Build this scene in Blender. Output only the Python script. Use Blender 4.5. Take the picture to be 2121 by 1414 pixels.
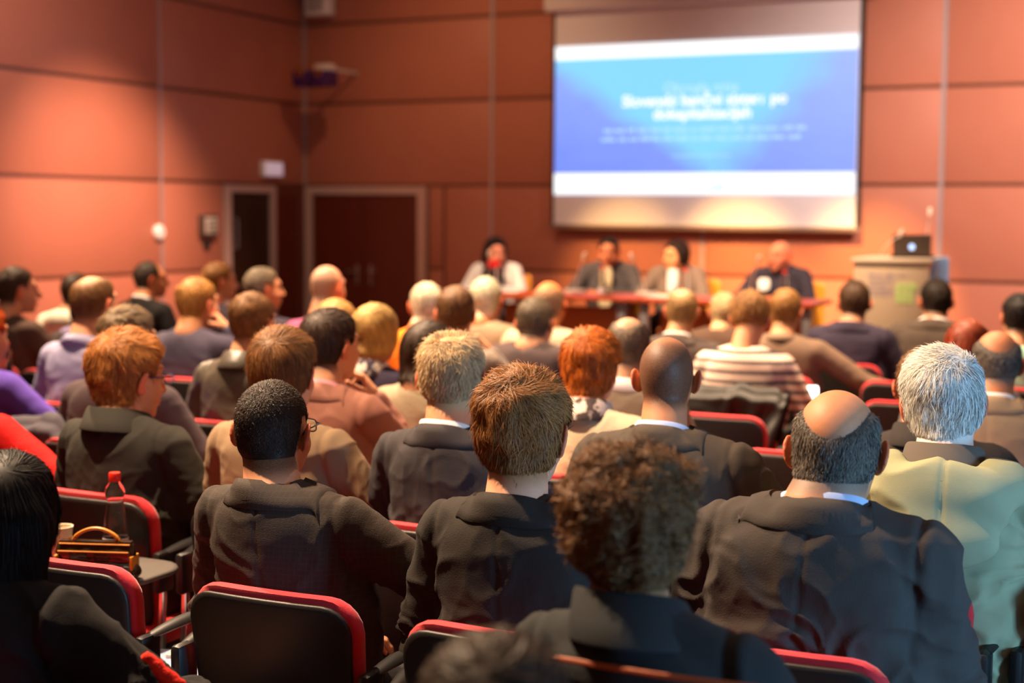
import bpy, bmesh, math, random
import numpy as np
from mathutils import Vector, Matrix

random.seed(7)
SC = bpy.context.scene
COL = SC.collection
for _o in list(bpy.data.objects):
    bpy.data.objects.remove(_o)

# ------------------------------------------------------------------ camera
FPX, PITCH, YAW, ROLL = 3090.3, 0.086, 0.4409, 0.007
CX, CY = 1060.5, 707.0
CAM = np.array([0.0, 0.0, 1.70])
_fw = np.array([-math.sin(YAW) * math.cos(PITCH), math.cos(YAW) * math.cos(PITCH), -math.sin(PITCH)])
_r0 = np.array([math.cos(YAW), math.sin(YAW), 0.0])
_u0 = np.cross(_r0, _fw)
_r = _r0 * math.cos(ROLL) + _u0 * math.sin(ROLL)
_u = -_r0 * math.sin(ROLL) + _u0 * math.cos(ROLL)
cam_data = bpy.data.cameras.new('camera')
cam = bpy.data.objects.new('camera', cam_data)
COL.objects.link(cam)
cam_data.sensor_width = 36.0
cam_data.lens = 36.0 * FPX / 2121.0
cam_data.clip_start = 0.05
cam_data.dof.use_dof = True
cam_data.dof.focus_distance = 3.40
cam_data.dof.aperture_fstop = 2.2
cam.matrix_world = Matrix(((_r[0], _u[0], -_fw[0], CAM[0]), (_r[1], _u[1], -_fw[1], CAM[1]), (_r[2], _u[2], -_fw[2], CAM[2]), (0, 0, 0, 1)))
SC.camera = cam

# ------------------------------------------------------------------ world, lamps, exposure
SC.view_settings.view_transform = 'Standard'
SC.view_settings.look = 'None'
SC.view_settings.gamma = 1.0
SC.view_settings.use_curve_mapping = False
SC.view_settings.exposure = 0.12
world = bpy.data.worlds.new('world')
SC.world = world
world.use_nodes = True
world.node_tree.nodes['Background'].inputs['Color'].default_value = (0.9, 0.75, 0.65, 1)
world.node_tree.nodes['Background'].inputs['Strength'].default_value = 0.02
try:
    SC.cycles.use_denoising = True
    SC.cycles.max_bounces = 6
    SC.cycles.diffuse_bounces = 3
    SC.cycles.sample_clamp_indirect = 4.0
except Exception:
    pass

WARM = (1.0, 0.70, 0.44)
def spot(name, loc, target, power, color=WARM, size=60, blend=0.6, radius=0.06):
    l = bpy.data.lights.new(name, 'SPOT')
    l.energy = power; l.color = color; l.spot_size = math.radians(size); l.spot_blend = blend; l.shadow_soft_size = radius
    o = bpy.data.objects.new(name, l); COL.objects.link(o)
    o.location = loc
    o.rotation_euler = (Vector(target) - Vector(loc)).to_track_quat('-Z', 'Y').to_euler()
    return o
def area(name, loc, target, power, color, sx, sy):
    l = bpy.data.lights.new(name, 'AREA')
    l.shape = 'RECTANGLE'; l.size = sx; l.size_y = sy; l.energy = power; l.color = color
    o = bpy.data.objects.new(name, l); COL.objects.link(o)
    o.location = loc
    o.rotation_euler = (Vector(target) - Vector(loc)).to_track_quat('-Z', 'Y').to_euler()
    return o
ZC = 5.2
# track spots over the seating, steep and from the left, as the cast head shadows show
spot('track_spot', (-3.7, 3.1, ZC - .15), (-1.5, 3.1, 1.0), 2500, WARM, 66, .7, .05)
spot('track_spot', (-5.0, 4.8, ZC - .15), (-3.2, 4.8, 1.0), 2300, WARM, 76, .8, .06)
spot('track_spot', (-4.4, 7.2, ZC - .15), (-3.0, 7.0, 1.0), 2500, WARM, 80, .8, .06)
spot('track_spot', (-7.2, 7.2, ZC - .15), (-5.8, 7.2, 1.0), 2300, WARM, 80, .8, .06)
spot('track_spot', (-1.9, 7.8, ZC - .15), (-1.2, 7.6, 1.0), 1800, WARM, 76, .8, .06)
# wall washers and stage lamps
spot('wall_spot', (-6.4, 10.2, ZC - .15), (-9.54, 11.3, 0.5), 2700, (1.0, .62, .42), 50, 1.0, .06)
spot('wall_spot', (-6.6, 8.0, ZC - .15), (-9.54, 9.0, 2.0), 420, (1.0, .74, .66), 90, 1.0, .06)
spot('wall_spot', (-6.6, 11.6, ZC - .15), (-7.4, 14.5, 2.0), 200, (1.0, .60, .30), 90, 1.0, .06)
for sx_, pw_ in ((-5.6, 2800), (-4.4, 5400), (-3.1, 5400)):
    spot('stage_spot', (sx_, 10.6, ZC - .15), (sx_ + .05, 14.6, 0.62), pw_, (1.0, .56, .17), 20, 1.0, .06)
spot('stage_spot', (.9, 9.6, ZC - .15), (-1.0, 14.0, 1.9), 3400, (1.0, .80, .68), 70, 1.0, .06)
spot('stage_spot', (-5.6, 9.0, ZC - .15), (-4.6, 11.9, 1.0), 2000, WARM, 40, .8, .06)
spot('stage_spot', (-2.9, 9.0, ZC - .15), (-3.0, 11.9, 1.0), 2000, WARM, 40, .8, .06)
area('ceiling_glow', (-4.0, 6.0, ZC - .05), (-4.0, 6.0, 0), 150, (1.0, .74, .54), 10, 12)
# daylight from the glazed side entrance
dl = area('daylight', (3.0, 1.9, 1.2), (-.7, 3.2, .8), 34, (.26, .62, 1.0), .8, .8)
dl.data.spread = math.radians(80)

def ray(px, py):
    return _fw + _r * (px - CX) / FPX - _u * (py - CY) / FPX
def on_y(px, py, Y):
    v = ray(px, py); return CAM + v * (Y / v[1])
def on_x(px, py, X):
    v = ray(px, py); return CAM + v * (X / v[0])
def on_z(px, py, z):
    v = ray(px, py); return CAM + v * ((z - CAM[2]) / v[2])
def at_depth(px, py, d):
    return CAM + ray(px, py) * d

# ------------------------------------------------------------------ materials
def lin(c):
    if max(c) > 1.0:
        c = [x / 255.0 for x in c[:3]]
    return tuple((x / 12.92 if x <= .04045 else ((x + .055) / 1.055) ** 2.4) for x in c[:3]) + (1.0,)
MATS = {}
def mat(name, color, rough=.6, metal=0.0, noise=0.0, nscale=30.0, bump=0.0, bscale=200.0, spec=.5, sheen=0.0, trans=0.0, ior=1.45, emit=None, estr=1.0, stretch=None, coat=0.0):
    if name in MATS: return MATS[name]
    m = bpy.data.materials.new(name); m.use_nodes = True
    nt = m.node_tree; b = nt.nodes['Principled BSDF']
    c = lin(color)
    b.inputs['Base Color'].default_value = c
    b.inputs['Roughness'].default_value = rough
    b.inputs['Metallic'].default_value = metal
    b.inputs['Specular IOR Level'].default_value = spec
    b.inputs['Sheen Weight'].default_value = sheen
    b.inputs['Transmission Weight'].default_value = trans
    b.inputs['Coat Weight'].default_value = coat
    b.inputs['IOR'].default_value = ior
    if emit:
        b.inputs['Emission Color'].default_value = lin(emit); b.inputs['Emission Strength'].default_value = estr
    if noise or bump:
        tc = nt.nodes.new('ShaderNodeTexCoord'); mp = nt.nodes.new('ShaderNodeMapping')
        nt.links.new(tc.outputs['Object'], mp.inputs['Vector'])
        if stretch: mp.inputs['Scale'].default_value = stretch
    if noise:
        n = nt.nodes.new('ShaderNodeTexNoise'); n.inputs['Scale'].default_value = nscale; n.inputs['Detail'].default_value = 4
        nt.links.new(mp.outputs[0], n.inputs['Vector'])
        mx = nt.nodes.new('ShaderNodeMix'); mx.data_type = 'RGBA'
        mx.inputs[6].default_value = tuple(x * (1 - noise) for x in c[:3]) + (1,)
        mx.inputs[7].default_value = tuple(min(1, x * (1 + noise)) for x in c[:3]) + (1,)
        nt.links.new(n.outputs['Fac'], mx.inputs[0]); nt.links.new(mx.outputs[2], b.inputs['Base Color'])
    if bump:
        n2 = nt.nodes.new('ShaderNodeTexNoise'); n2.inputs['Scale'].default_value = bscale; n2.inputs['Detail'].default_value = 3
        nt.links.new(mp.outputs[0], n2.inputs['Vector'])
        bp = nt.nodes.new('ShaderNodeBump'); bp.inputs['Strength'].default_value = bump; bp.inputs['Distance'].default_value = .004
        nt.links.new(n2.outputs['Fac'], bp.inputs['Height']); nt.links.new(bp.outputs[0], b.inputs['Normal'])
    MATS[name] = m
    return m

def skin_mat(name, tone, hairc):
    """skin: reddish lips, ears and nose, stubble where the head is shaved (stored on the mesh)"""
    if name in MATS: return MATS[name]
    m = bpy.data.materials.new(name); m.use_nodes = True
    nt = m.node_tree; b = nt.nodes['Principled BSDF']; L = nt.links
    b.inputs['Roughness'].default_value = .56
    b.inputs['Specular IOR Level'].default_value = .32
    c = lin((tone[0] * .93, tone[1] * .86, tone[2] * .80))
    a = nt.nodes.new('ShaderNodeAttribute'); a.attribute_name = 'red'
    s = nt.nodes.new('ShaderNodeAttribute'); s.attribute_name = 'stub'
    n = nt.nodes.new('ShaderNodeTexNoise'); n.inputs['Scale'].default_value = 60; n.inputs['Detail'].default_value = 4
    tc = nt.nodes.new('ShaderNodeTexCoord'); L.new(tc.outputs['Object'], n.inputs['Vector'])
    m1 = nt.nodes.new('ShaderNodeMix'); m1.data_type = 'RGBA'
    m1.inputs[6].default_value = tuple(x * .9 for x in c[:3]) + (1,); m1.inputs[7].default_value = tuple(min(1, x * 1.08) for x in c[:3]) + (1,)
    L.new(n.outputs['Fac'], m1.inputs[0])
    m2 = nt.nodes.new('ShaderNodeMix'); m2.data_type = 'RGBA'
    m2.inputs[7].default_value = (min(1, c[0] * .95), c[1] * .48, c[2] * .42, 1)
    L.new(a.outputs['Fac'], m2.inputs[0]); L.new(m1.outputs[2], m2.inputs[6])
    n2 = nt.nodes.new('ShaderNodeTexNoise'); n2.inputs['Scale'].default_value = 420; n2.inputs['Detail'].default_value = 2
    L.new(tc.outputs['Object'], n2.inputs['Vector'])
    mm = nt.nodes.new('ShaderNodeMath'); mm.operation = 'MULTIPLY_ADD'; mm.inputs[1].default_value = .7; mm.inputs[2].default_value = .62
    L.new(n2.outputs['Fac'], mm.inputs[0])
    m4 = nt.nodes.new('ShaderNodeMath'); m4.operation = 'MULTIPLY'; m4.use_clamp = True
    L.new(mm.outputs[0], m4.inputs[0]); L.new(s.outputs['Fac'], m4.inputs[1])
    m3 = nt.nodes.new('ShaderNodeMix'); m3.data_type = 'RGBA'; m3.inputs[7].default_value = lin(hairc)
    L.new(m4.outputs[0], m3.inputs[0]); L.new(m2.outputs[2], m3.inputs[6])
    L.new(m3.outputs[2], b.inputs['Base Color'])
    MATS[name] = m
    return m

def hair_mat(name, color):
    if name in MATS: return MATS[name]
    m = bpy.data.materials.new(name); m.use_nodes = True
    nt = m.node_tree; b = nt.nodes['Principled BSDF']; L = nt.links
    b.inputs['Roughness'].default_value = .55; b.inputs['Specular IOR Level'].default_value = .24
    c = lin(color)
    a = nt.nodes.new('ShaderNodeAttribute'); a.attribute_name = 'hv'
    mx = nt.nodes.new('ShaderNodeMix'); mx.data_type = 'RGBA'
    mx.inputs[6].default_value = tuple(x * .38 for x in c[:3]) + (1,)
    mx.inputs[7].default_value = tuple(min(1, x * 1.35) for x in c[:3]) + (1,)
    L.new(a.outputs['Fac'], mx.inputs[0]); L.new(mx.outputs[2], b.inputs['Base Color'])
    MATS[name] = m
    return m

def cloth_mat(name, color, kind='wool', color2=None, rough=.85):
    if name in MATS: return MATS[name]
    m = bpy.data.materials.new(name); m.use_nodes = True
    nt = m.node_tree; b = nt.nodes['Principled BSDF']; L = nt.links
    c = lin(color)
    b.inputs['Roughness'].default_value = rough
    b.inputs['Specular IOR Level'].default_value = .25
    b.inputs['Sheen Weight'].default_value = .08 if kind in ('wool', 'knit', 'plaid', 'cord') else .02
    b.inputs['Sheen Roughness'].default_value = .5
    b.inputs['Sheen Tint'].default_value = (min(1, c[0] * 2 + .1), min(1, c[1] * 2 + .1), min(1, c[2] * 2 + .1), 1)
    tc = nt.nodes.new('ShaderNodeTexCoord')
    n = nt.nodes.new('ShaderNodeTexNoise'); n.inputs['Scale'].default_value = 9; n.inputs['Detail'].default_value = 5
    L.new(tc.outputs['Object'], n.inputs['Vector'])
    mx = nt.nodes.new('ShaderNodeMix'); mx.data_type = 'RGBA'
    mx.inputs[6].default_value = tuple(x * .82 for x in c[:3]) + (1,); mx.inputs[7].default_value = tuple(min(1, x * 1.15) for x in c[:3]) + (1,)
    L.new(n.outputs['Fac'], mx.inputs[0]); out = mx.outputs[2]
    f = nt.nodes.new('ShaderNodeTexNoise'); f.inputs['Scale'].default_value = {'knit': 160, 'leather': 60}.get(kind, 420); f.inputs['Detail'].default_value = 2
    L.new(tc.outputs['Object'], f.inputs['Vector'])
    bp = nt.nodes.new('ShaderNodeBump'); bp.inputs['Strength'].default_value = {'knit': .8, 'leather': .5, 'smooth': .1}.get(kind, .35); bp.inputs['Distance'].default_value = .003
    L.new(f.outputs['Fac'], bp.inputs['Height']); L.new(bp.outputs[0], b.inputs['Normal'])
    if kind == 'leather':
        b.inputs['Roughness'].default_value = .38; b.inputs['Specular IOR Level'].default_value = .6
    if kind in ('stripe', 'plaid', 'print'):
        c2 = lin(color2)
        sx = nt.nodes.new('ShaderNodeSeparateXYZ'); L.new(tc.outputs['Object'], sx.inputs[0])
        m3 = nt.nodes.new('ShaderNodeMix'); m3.data_type = 'RGBA'; m3.inputs[7].default_value = c2
        L.new(out, m3.inputs[6])
        if kind == 'stripe':
            w = nt.nodes.new('ShaderNodeMath'); w.operation = 'MULTIPLY'; w.inputs[1].default_value = 2 * math.pi / .047
            L.new(sx.outputs['Z'], w.inputs[0])
            s = nt.nodes.new('ShaderNodeMath'); s.operation = 'SINE'; L.new(w.outputs[0], s.inputs[0])
            g = nt.nodes.new('ShaderNodeMapRange'); g.inputs[1].default_value = .48; g.inputs[2].default_value = .62
            L.new(s.outputs[0], g.inputs[0]); L.new(g.outputs[0], m3.inputs[0])
        elif kind == 'print':
            v = nt.nodes.new('ShaderNodeTexNoise'); v.inputs['Scale'].default_value = 26; v.inputs['Detail'].default_value = 3
            L.new(tc.outputs['Object'], v.inputs['Vector'])
            g = nt.nodes.new('ShaderNodeMapRange'); g.inputs[1].default_value = .5; g.inputs[2].default_value = .56
            L.new(v.outputs['Fac'], g.inputs[0]); L.new(g.outputs[0], m3.inputs[0])
        else:
            fac = None
            for ax in 'XZ':
                w = nt.nodes.new('ShaderNodeMath'); w.operation = 'MULTIPLY'; w.inputs[1].default_value = 2 * math.pi / .013
                L.new(sx.outputs[ax], w.inputs[0])
                s = nt.nodes.new('ShaderNodeMath'); s.operation = 'SINE'; L.new(w.outputs[0], s.inputs[0])
                g = nt.nodes.new('ShaderNodeMapRange'); g.inputs[1].default_value = .6; g.inputs[2].default_value = 1.0; g.inputs[4].default_value = .4
                L.new(s.outputs[0], g.inputs[0])
                if fac is None: fac = g.outputs[0]
                else:
                    q = nt.nodes.new('ShaderNodeMath'); q.operation = 'MAXIMUM'; L.new(fac, q.inputs[0]); L.new(g.outputs[0], q.inputs[1]); fac = q.outputs[0]
            L.new(fac, m3.inputs[0])
        out = m3.outputs[2]
    L.new(out, b.inputs['Base Color'])
    MATS[name] = m
    return m

# ------------------------------------------------------------------ objects and mesh helpers
def link(name, data, parent=None, m=None):
    o = bpy.data.objects.new(name, data); COL.objects.link(o)
    if parent is not None: o.parent = parent
    if m is not None and data is not None:
        if len(data.materials) == 0: data.materials.append(m)
    return o
def tag(o, label=None, cat=None, group=None, kind=None):
    if label: o['label'] = label
    if cat: o['category'] = cat
    if group: o['group'] = group
    if kind: o['kind'] = kind
    return o
def empty(name, loc=(0, 0, 0), rz=0.0):
    o = bpy.data.objects.new(name, None); COL.objects.link(o)
    o.empty_display_size = .1
    o.location = loc; o.rotation_euler = (0, 0, rz)
    return o
def kids(o):
    return [c for c in bpy.data.objects if c.parent == o]
def copy_tree(o, parent=None, skip=()):
    c = o.copy(); COL.objects.link(c); c.parent = parent
    for ch in CHILD.get(o.name, []):
        if ch.name.split('.')[0] in skip: continue
        copy_tree(ch, c)
    return c
CHILD = {}
def remember(root):
    CHILD[root.name] = kids(root)
    for k in CHILD[root.name]: remember(k)

class MB:
    """collects simple solids into one mesh"""
    def __init__(s): s.v = []; s.f = []
    def add(s, v, f):
        n = len(s.v); s.v += [tuple(map(float, p)) for p in v]; s.f += [tuple(i + n for i in q) for q in f]; return s
    def box(s, a, b, bev=0.0, M=None):
        a = np.minimum(a, b) if False else np.array(a, float); b = np.array(b, float)
        lo, hi = np.minimum(a, b), np.maximum(a, b)
        if bev <= 0:
            v = [(x, y, z) for x in (lo[0], hi[0]) for y in (lo[1], hi[1]) for z in (lo[2], hi[2])]
            f = [(0, 1, 3, 2), (4, 6, 7, 5), (0, 4, 5, 1), (2, 3, 7, 6), (0, 2, 6, 4), (1, 5, 7, 3)]
        else:
            bm = bmesh.new(); bmesh.ops.create_cube(bm, size=1)
            for p in bm.verts:
                p.co = Vector([lo[i] + (p.co[i] + .5) * (hi[i] - lo[i]) for i in range(3)])
            bmesh.ops.bevel(bm, geom=bm.edges[:], offset=min(bev, .49 * float(min(hi - lo))), segments=2, profile=.5, affect='EDGES')
            bm.verts.index_update()
            v = [tuple(p.co) for p in bm.verts]; f = [[q.index for q in fc.verts] for fc in bm.faces]; bm.free()
        if M is not None: v = [tuple(M @ Vector(p)) for p in v]
        return s.add(v, f)
    def tube(s, pts, r, n=10, caps=True):
        pts = [np.array(p, float) for p in pts]
        rs = r if isinstance(r, (list, tuple)) else [r] * len(pts)
        V = []; F = []
        up = np.array([0, 0, 1.0])
        for i, p in enumerate(pts):
            t = pts[min(i + 1, len(pts) - 1)] - pts[max(i - 1, 0)]; t = t / (np.linalg.norm(t) + 1e-9)
            a = np.cross(t, up)
            if np.linalg.norm(a) < .15: a = np.cross(t, [0, 1.0, 0])
            a /= np.linalg.norm(a); b = np.cross(t, a)
            for k in range(n):
                w = 2 * math.pi * k / n
                V.append(p + rs[i] * (math.cos(w) * a + math.sin(w) * b))
        for i in range(len(pts) - 1):
            for k in range(n):
                F.append((i * n + k, i * n + (k + 1) % n, (i + 1) * n + (k + 1) % n, (i + 1) * n + k))
        if caps:
            F.append(tuple(range(n - 1, -1, -1))); F.append(tuple((len(pts) - 1) * n + k for k in range(n)))
        return s.add(V, F)
    def lathe(s, prof, c=(0, 0, 0), n=20, caps=True):
        V = []; F = []
        for (r, z) in prof:
            for k in range(n):
                w = 2 * math.pi * k / n
                V.append((c[0] + r * math.cos(w), c[1] + r * math.sin(w), c[2] + z))
        for i in range(len(prof) - 1):
            for k in range(n):
                F.append((i * n + k, i * n + (k + 1) % n, (i + 1) * n + (k + 1) % n, (i + 1) * n + k))
        if caps:
            F.append(tuple(range(n - 1, -1, -1))); F.append(tuple((len(prof) - 1) * n + k for k in range(n)))
        return s.add(V, F)
    def plate(s, outline, th, fn=None, rings=(1.0, .93, .6, .25)):
        """a plate with a rounded outline in x-z, thickness along y, bent by fn"""
        o = np.array(outline, float); c = o.mean(0); n = len(o)
        layers = []
        for k in reversed(rings[1:]): layers.append((k, -th / 2))
        layers += [(.985, -th * .42), (1.0, -th * .15), (1.0, th * .15), (.985, th * .42)]
        for k in rings[1:]: layers.append((k, th / 2))
        V = []
        for (k, y) in layers:
            for p in o:
                q = c + (p - c) * k
                V.append((q[0], y, q[1]))
        m = len(layers); F = []
        for i in range(m - 1):
            for k in range(n):
                F.append((i * n + k, i * n + (k + 1) % n, (i + 1) * n + (k + 1) % n, (i + 1) * n + k))
        F.append(tuple(range(n - 1, -1, -1))); F.append(tuple((m - 1) * n + k for k in range(n)))
        if fn: V = [fn(*p) for p in V]
        return s.add(V, F)
    def mesh(s, name, smooth=True, angle=40):
        me = bpy.data.meshes.new(name); me.from_pydata(s.v, [], s.f); me.update()
        bm = bmesh.new(); bm.from_mesh(me); bmesh.ops.recalc_face_normals(bm, faces=bm.faces)
        if smooth:
            for f in bm.faces: f.smooth = True
            lim = math.radians(angle)
            for e in bm.edges:
                if len(e.link_faces) == 2 and e.calc_face_angle(0) > lim: e.smooth = False
        bm.to_mesh(me); bm.free()
        return me
    def build(s, name, m, parent=None, smooth=True, angle=40):
        return link(name, s.mesh(name, smooth, angle), parent, m)

def rrect(w, h, r, n=5, z0=0.0, wt=None):
    """rounded rectangle outline, x centred, from z0 up; wt: width at the top"""
    wt = wt or w; P = []
    for (sx, sz, a0) in ((1, 0, -90), (1, 1, 0), (-1, 1, 90), (-1, 0, 180)):
        ww = wt if sz else w
        cx, cz = sx * (ww / 2 - r), z0 + (h - r if sz else r)
        for i in range(n + 1):
            a = math.radians(a0 + 90 * i / n); P.append((cx + r * math.cos(a), cz + r * math.sin(a)))
    # subdivide long sides
    Q = []
    for i, p in enumerate(P):
        q = P[(i + 1) % len(P)]; Q.append(p)
        L = math.hypot(q[0] - p[0], q[1] - p[1])
        if L > .12:
            for k in range(1, 4): Q.append((p[0] + (q[0] - p[0]) * k / 4, p[1] + (q[1] - p[1]) * k / 4))
    return Q

# ------------------------------------------------------------------ smooth solids (distance fields polygonised into one continuous mesh)
def smin(a, b, k):
    h = np.maximum(k - np.abs(a - b), 0) / k
    return np.minimum(a, b) - h * h * k * .25
def smax(a, b, k):
    return -smin(-a, -b, k)
def sstep(a, b, x):
    t = np.clip((x - a) / (b - a), 0, 1); return t * t * (3 - 2 * t)
I3 = np.eye(3)
class Frame:
    def __init__(s, R=I3, c=(0, 0, 0), k=1.0): s.R = np.array(R); s.c = np.array(c, float); s.k = k
    def pt(s, p): return s.c + s.R @ (np.array(p, float) * s.k)
    def loc(s, P): return ((P - s.c) @ s.R) / s.k
F0 = Frame()
def rot(ax, deg):
    a = math.radians(deg); c, s = math.cos(a), math.sin(a)
    return {'x': np.array([[1, 0, 0], [0, c, -s], [0, s, c]]), 'y': np.array([[c, 0, s], [0, 1, 0], [-s, 0, c]]), 'z': np.array([[c, -s, 0], [s, c, 0], [0, 0, 1]])}[ax]
def ell(c, r, fr=F0, R=I3):
    cw = fr.pt(c); Rw = fr.R @ R; r = np.array(r, float) * fr.k
    ext = np.sqrt(((Rw * r) ** 2).sum(1))
    def fn(x, y, z):
        x = x - cw[0]; y = y - cw[1]; z = z - cw[2]
        a = (Rw[0, 0] * x + Rw[1, 0] * y + Rw[2, 0] * z) / r[0]
        b = (Rw[0, 1] * x + Rw[1, 1] * y + Rw[2, 1] * z) / r[1]
        c = (Rw[0, 2] * x + Rw[1, 2] * y + Rw[2, 2] * z) / r[2]
        k0 = np.sqrt(a * a + b * b + c * c) + 1e-6
        k1 = np.sqrt((a / r[0]) ** 2 + (b / r[1]) ** 2 + (c / r[2]) ** 2) + 1e-6
        return k0 * (k0 - 1) / k1
    return (cw - ext, cw + ext, fn)
def cone(a, b, ra, rb, fr=F0, sc=(1, 1, 1)):
    A = fr.pt(a); B = fr.pt(b); ra *= fr.k; rb *= fr.k; sc = np.array(sc, float)
    m = (A + B) / 2
    A2 = m + (A - m) / sc; B2 = m + (B - m) / sc; d = B2 - A2; L2 = float(d @ d) + 1e-9; ms = float(sc.min())
    rm = max(ra, rb) * sc
    def fn(x, y, z):
        x = m[0] + (x - m[0]) / sc[0] - A2[0]; y = m[1] + (y - m[1]) / sc[1] - A2[1]; z = m[2] + (z - m[2]) / sc[2] - A2[2]
        t = np.clip((x * d[0] + y * d[1] + z * d[2]) / L2, 0, 1)
        return (np.sqrt((x - t * d[0]) ** 2 + (y - t * d[1]) ** 2 + (z - t * d[2]) ** 2) - (ra + (rb - ra) * t)) * ms
    return (np.minimum(A, B) - rm, np.maximum(A, B) + rm, fn)
def axis(lo, hi, flo=None, fhi=None, df=.01, dc=.03):
    if flo is None: return np.linspace(lo, hi, max(4, int((hi - lo) / df) + 1))
    flo = max(flo, lo); fhi = min(fhi, hi)
    parts = []
    if flo > lo: parts.append(np.linspace(lo, flo, max(2, int((flo - lo) / dc) + 1))[:-1])
    parts.append(np.linspace(flo, fhi, max(3, int((fhi - flo) / df) + 1)))
    if fhi < hi: parts.append(np.linspace(fhi, hi, max(2, int((hi - fhi) / dc) + 1))[1:])
    return np.concatenate(parts)
class Grid:
    def __init__(s, xs, ys, zs):
        s.a = (xs, ys, zs); s.F = np.full((len(xs), len(ys), len(zs)), 1.0)
        s.cell = max(np.diff(v).max() for v in s.a)
    def blk(s, lo, hi, m):
        return tuple(slice(max(0, np.searchsorted(v, l - m) - 1), np.searchsorted(v, h + m) + 1) for v, l, h in zip(s.a, lo, hi))
    def ev(s, p, k):
        b = s.blk(p[0], p[1], k + s.cell * 1.5)
        x = s.a[0][b[0]][:, None, None]; y = s.a[1][b[1]][None, :, None]; z = s.a[2][b[2]][None, None, :]
        return b, p[2](x, y, z)
    def add(s, p, k=.02):
        b, d = s.ev(p, k); s.F[b] = smin(s.F[b], d, k)
    def sub(s, p, k=.01):
        b, d = s.ev(p, k); s.F[b] = smax(s.F[b], -d, k)
    def net(s):
        return surfnet(s.F, *s.a)
_C8 = np.array([(i, j, k) for i in (0, 1) for j in (0, 1) for k in (0, 1)])
_E12 = [(a, b) for a in range(8) for b in range(a + 1, 8) if np.abs(_C8[a] - _C8[b]).sum() == 1]
def surfnet(F, xs, ys, zs):
    S = F < 0
    n = np.zeros(tuple(d - 1 for d in F.shape), np.int8)
    for (i, j, k) in _C8:
        n += S[i:F.shape[0] - 1 + i, j:F.shape[1] - 1 + j, k:F.shape[2] - 1 + k]
    ci = np.argwhere((n > 0) & (n < 8))
    if len(ci) == 0: return np.zeros((0, 3)), np.zeros((0, 4), int)
    idx = np.full(n.shape, -1, np.int64); idx[tuple(ci.T)] = np.arange(len(ci))
    cv = np.stack([F[tuple((ci + c).T)] for c in _C8], 1)
    cp = [np.stack([xs[ci[:, 0] + c[0]], ys[ci[:, 1] + c[1]], zs[ci[:, 2] + c[2]]], 1) for c in _C8]
    acc = np.zeros((len(ci), 3)); cnt = np.zeros(len(ci))
    for a, b in _E12:
        fa, fb = cv[:, a], cv[:, b]; m = (fa < 0) != (fb < 0)
        t = np.where(m, fa / np.where(m, fa - fb, 1), 0)
        acc += np.where(m[:, None], cp[a] + (cp[b] - cp[a]) * t[:, None], 0); cnt += m
    V = acc / cnt[:, None]
    Q = []
    for ax in range(3):
        o = [(1, 2), (2, 0), (0, 1)][ax]
        sl0 = [slice(None)] * 3; sl1 = [slice(None)] * 3
        sl0[ax] = slice(0, -1); sl1[ax] = slice(1, None)
        a, b = S[tuple(sl0)], S[tuple(sl1)]
        e = np.argwhere(a != b)
        e = e[(e[:, o[0]] > 0) & (e[:, o[1]] > 0) & (e[:, o[0]] < F.shape[o[0]] - 1) & (e[:, o[1]] < F.shape[o[1]] - 1)]
        if len(e) == 0: continue
        flip = a[tuple(e.T)]
        def sh(d0, d1):
            q = e.copy(); q[:, o[0]] -= d0; q[:, o[1]] -= d1; return idx[tuple(q.T)]
        q = np.stack([sh(1, 1), sh(0, 1), sh(0, 0), sh(1, 0)], 1)
        q = np.where(flip[:, None], q, q[:, ::-1])
        Q.append(q)
    return V, np.concatenate(Q)
def vnormals(V, Q):
    fn = np.cross(V[Q[:, 2]] - V[Q[:, 0]], V[Q[:, 3]] - V[Q[:, 1]])
    N = np.zeros_like(V)
    for k in range(4):
        for c in range(3): N[:, c] += np.bincount(Q[:, k], fn[:, c], len(V))
    return N / (np.linalg.norm(N, axis=1, keepdims=True) + 1e-12)
def np_mesh(name, V, Q, attrs=None, tris=None):
    me = bpy.data.meshes.new(name)
    me.vertices.add(len(V)); me.vertices.foreach_set('co', np.ascontiguousarray(V, np.float32).ravel())
    k = Q.shape[1]
    me.loops.add(Q.size); me.loops.foreach_set('vertex_index', np.ascontiguousarray(Q, np.int32).ravel())
    me.polygons.add(len(Q)); me.polygons.foreach_set('loop_start', np.arange(0, Q.size, k, dtype=np.int32))
    me.polygons.foreach_set('use_smooth', np.ones(len(Q), bool))
    me.update(calc_edges=True)
    for nm, a in (attrs or {}).items():
        at = me.attributes.new(nm, 'FLOAT', 'POINT'); at.data.foreach_set('value', np.ascontiguousarray(a, np.float32))
    return me
def _hash(i, j, k, seed):
    h = (i * 73856093) ^ (j * 19349663) ^ (k * 83492791) ^ (seed * 2654435761 & 0x7fffffff)
    h = (h ^ (h >> 13)) * 1274126177 & 0x7fffffff
    return ((h ^ (h >> 16)) & 0xffff) / 65535.0
def vnoise(P, seed=0):
    i = np.floor(P).astype(np.int64); f = P - i; f = f * f * (3 - 2 * f); r = 0
    for c in _C8:
        w = np.prod(np.where(c, f, 1 - f), 1)
        r = r + w * _hash(i[:, 0] + c[0], i[:, 1] + c[1], i[:, 2] + c[2], seed)
    return r
def prune(V, Q, keep):
    Q = Q[keep[Q].any(1)]
    used = np.unique(Q); mp = np.full(len(V), -1); mp[used] = np.arange(len(used))
    return V[used], mp[Q], used

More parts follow.
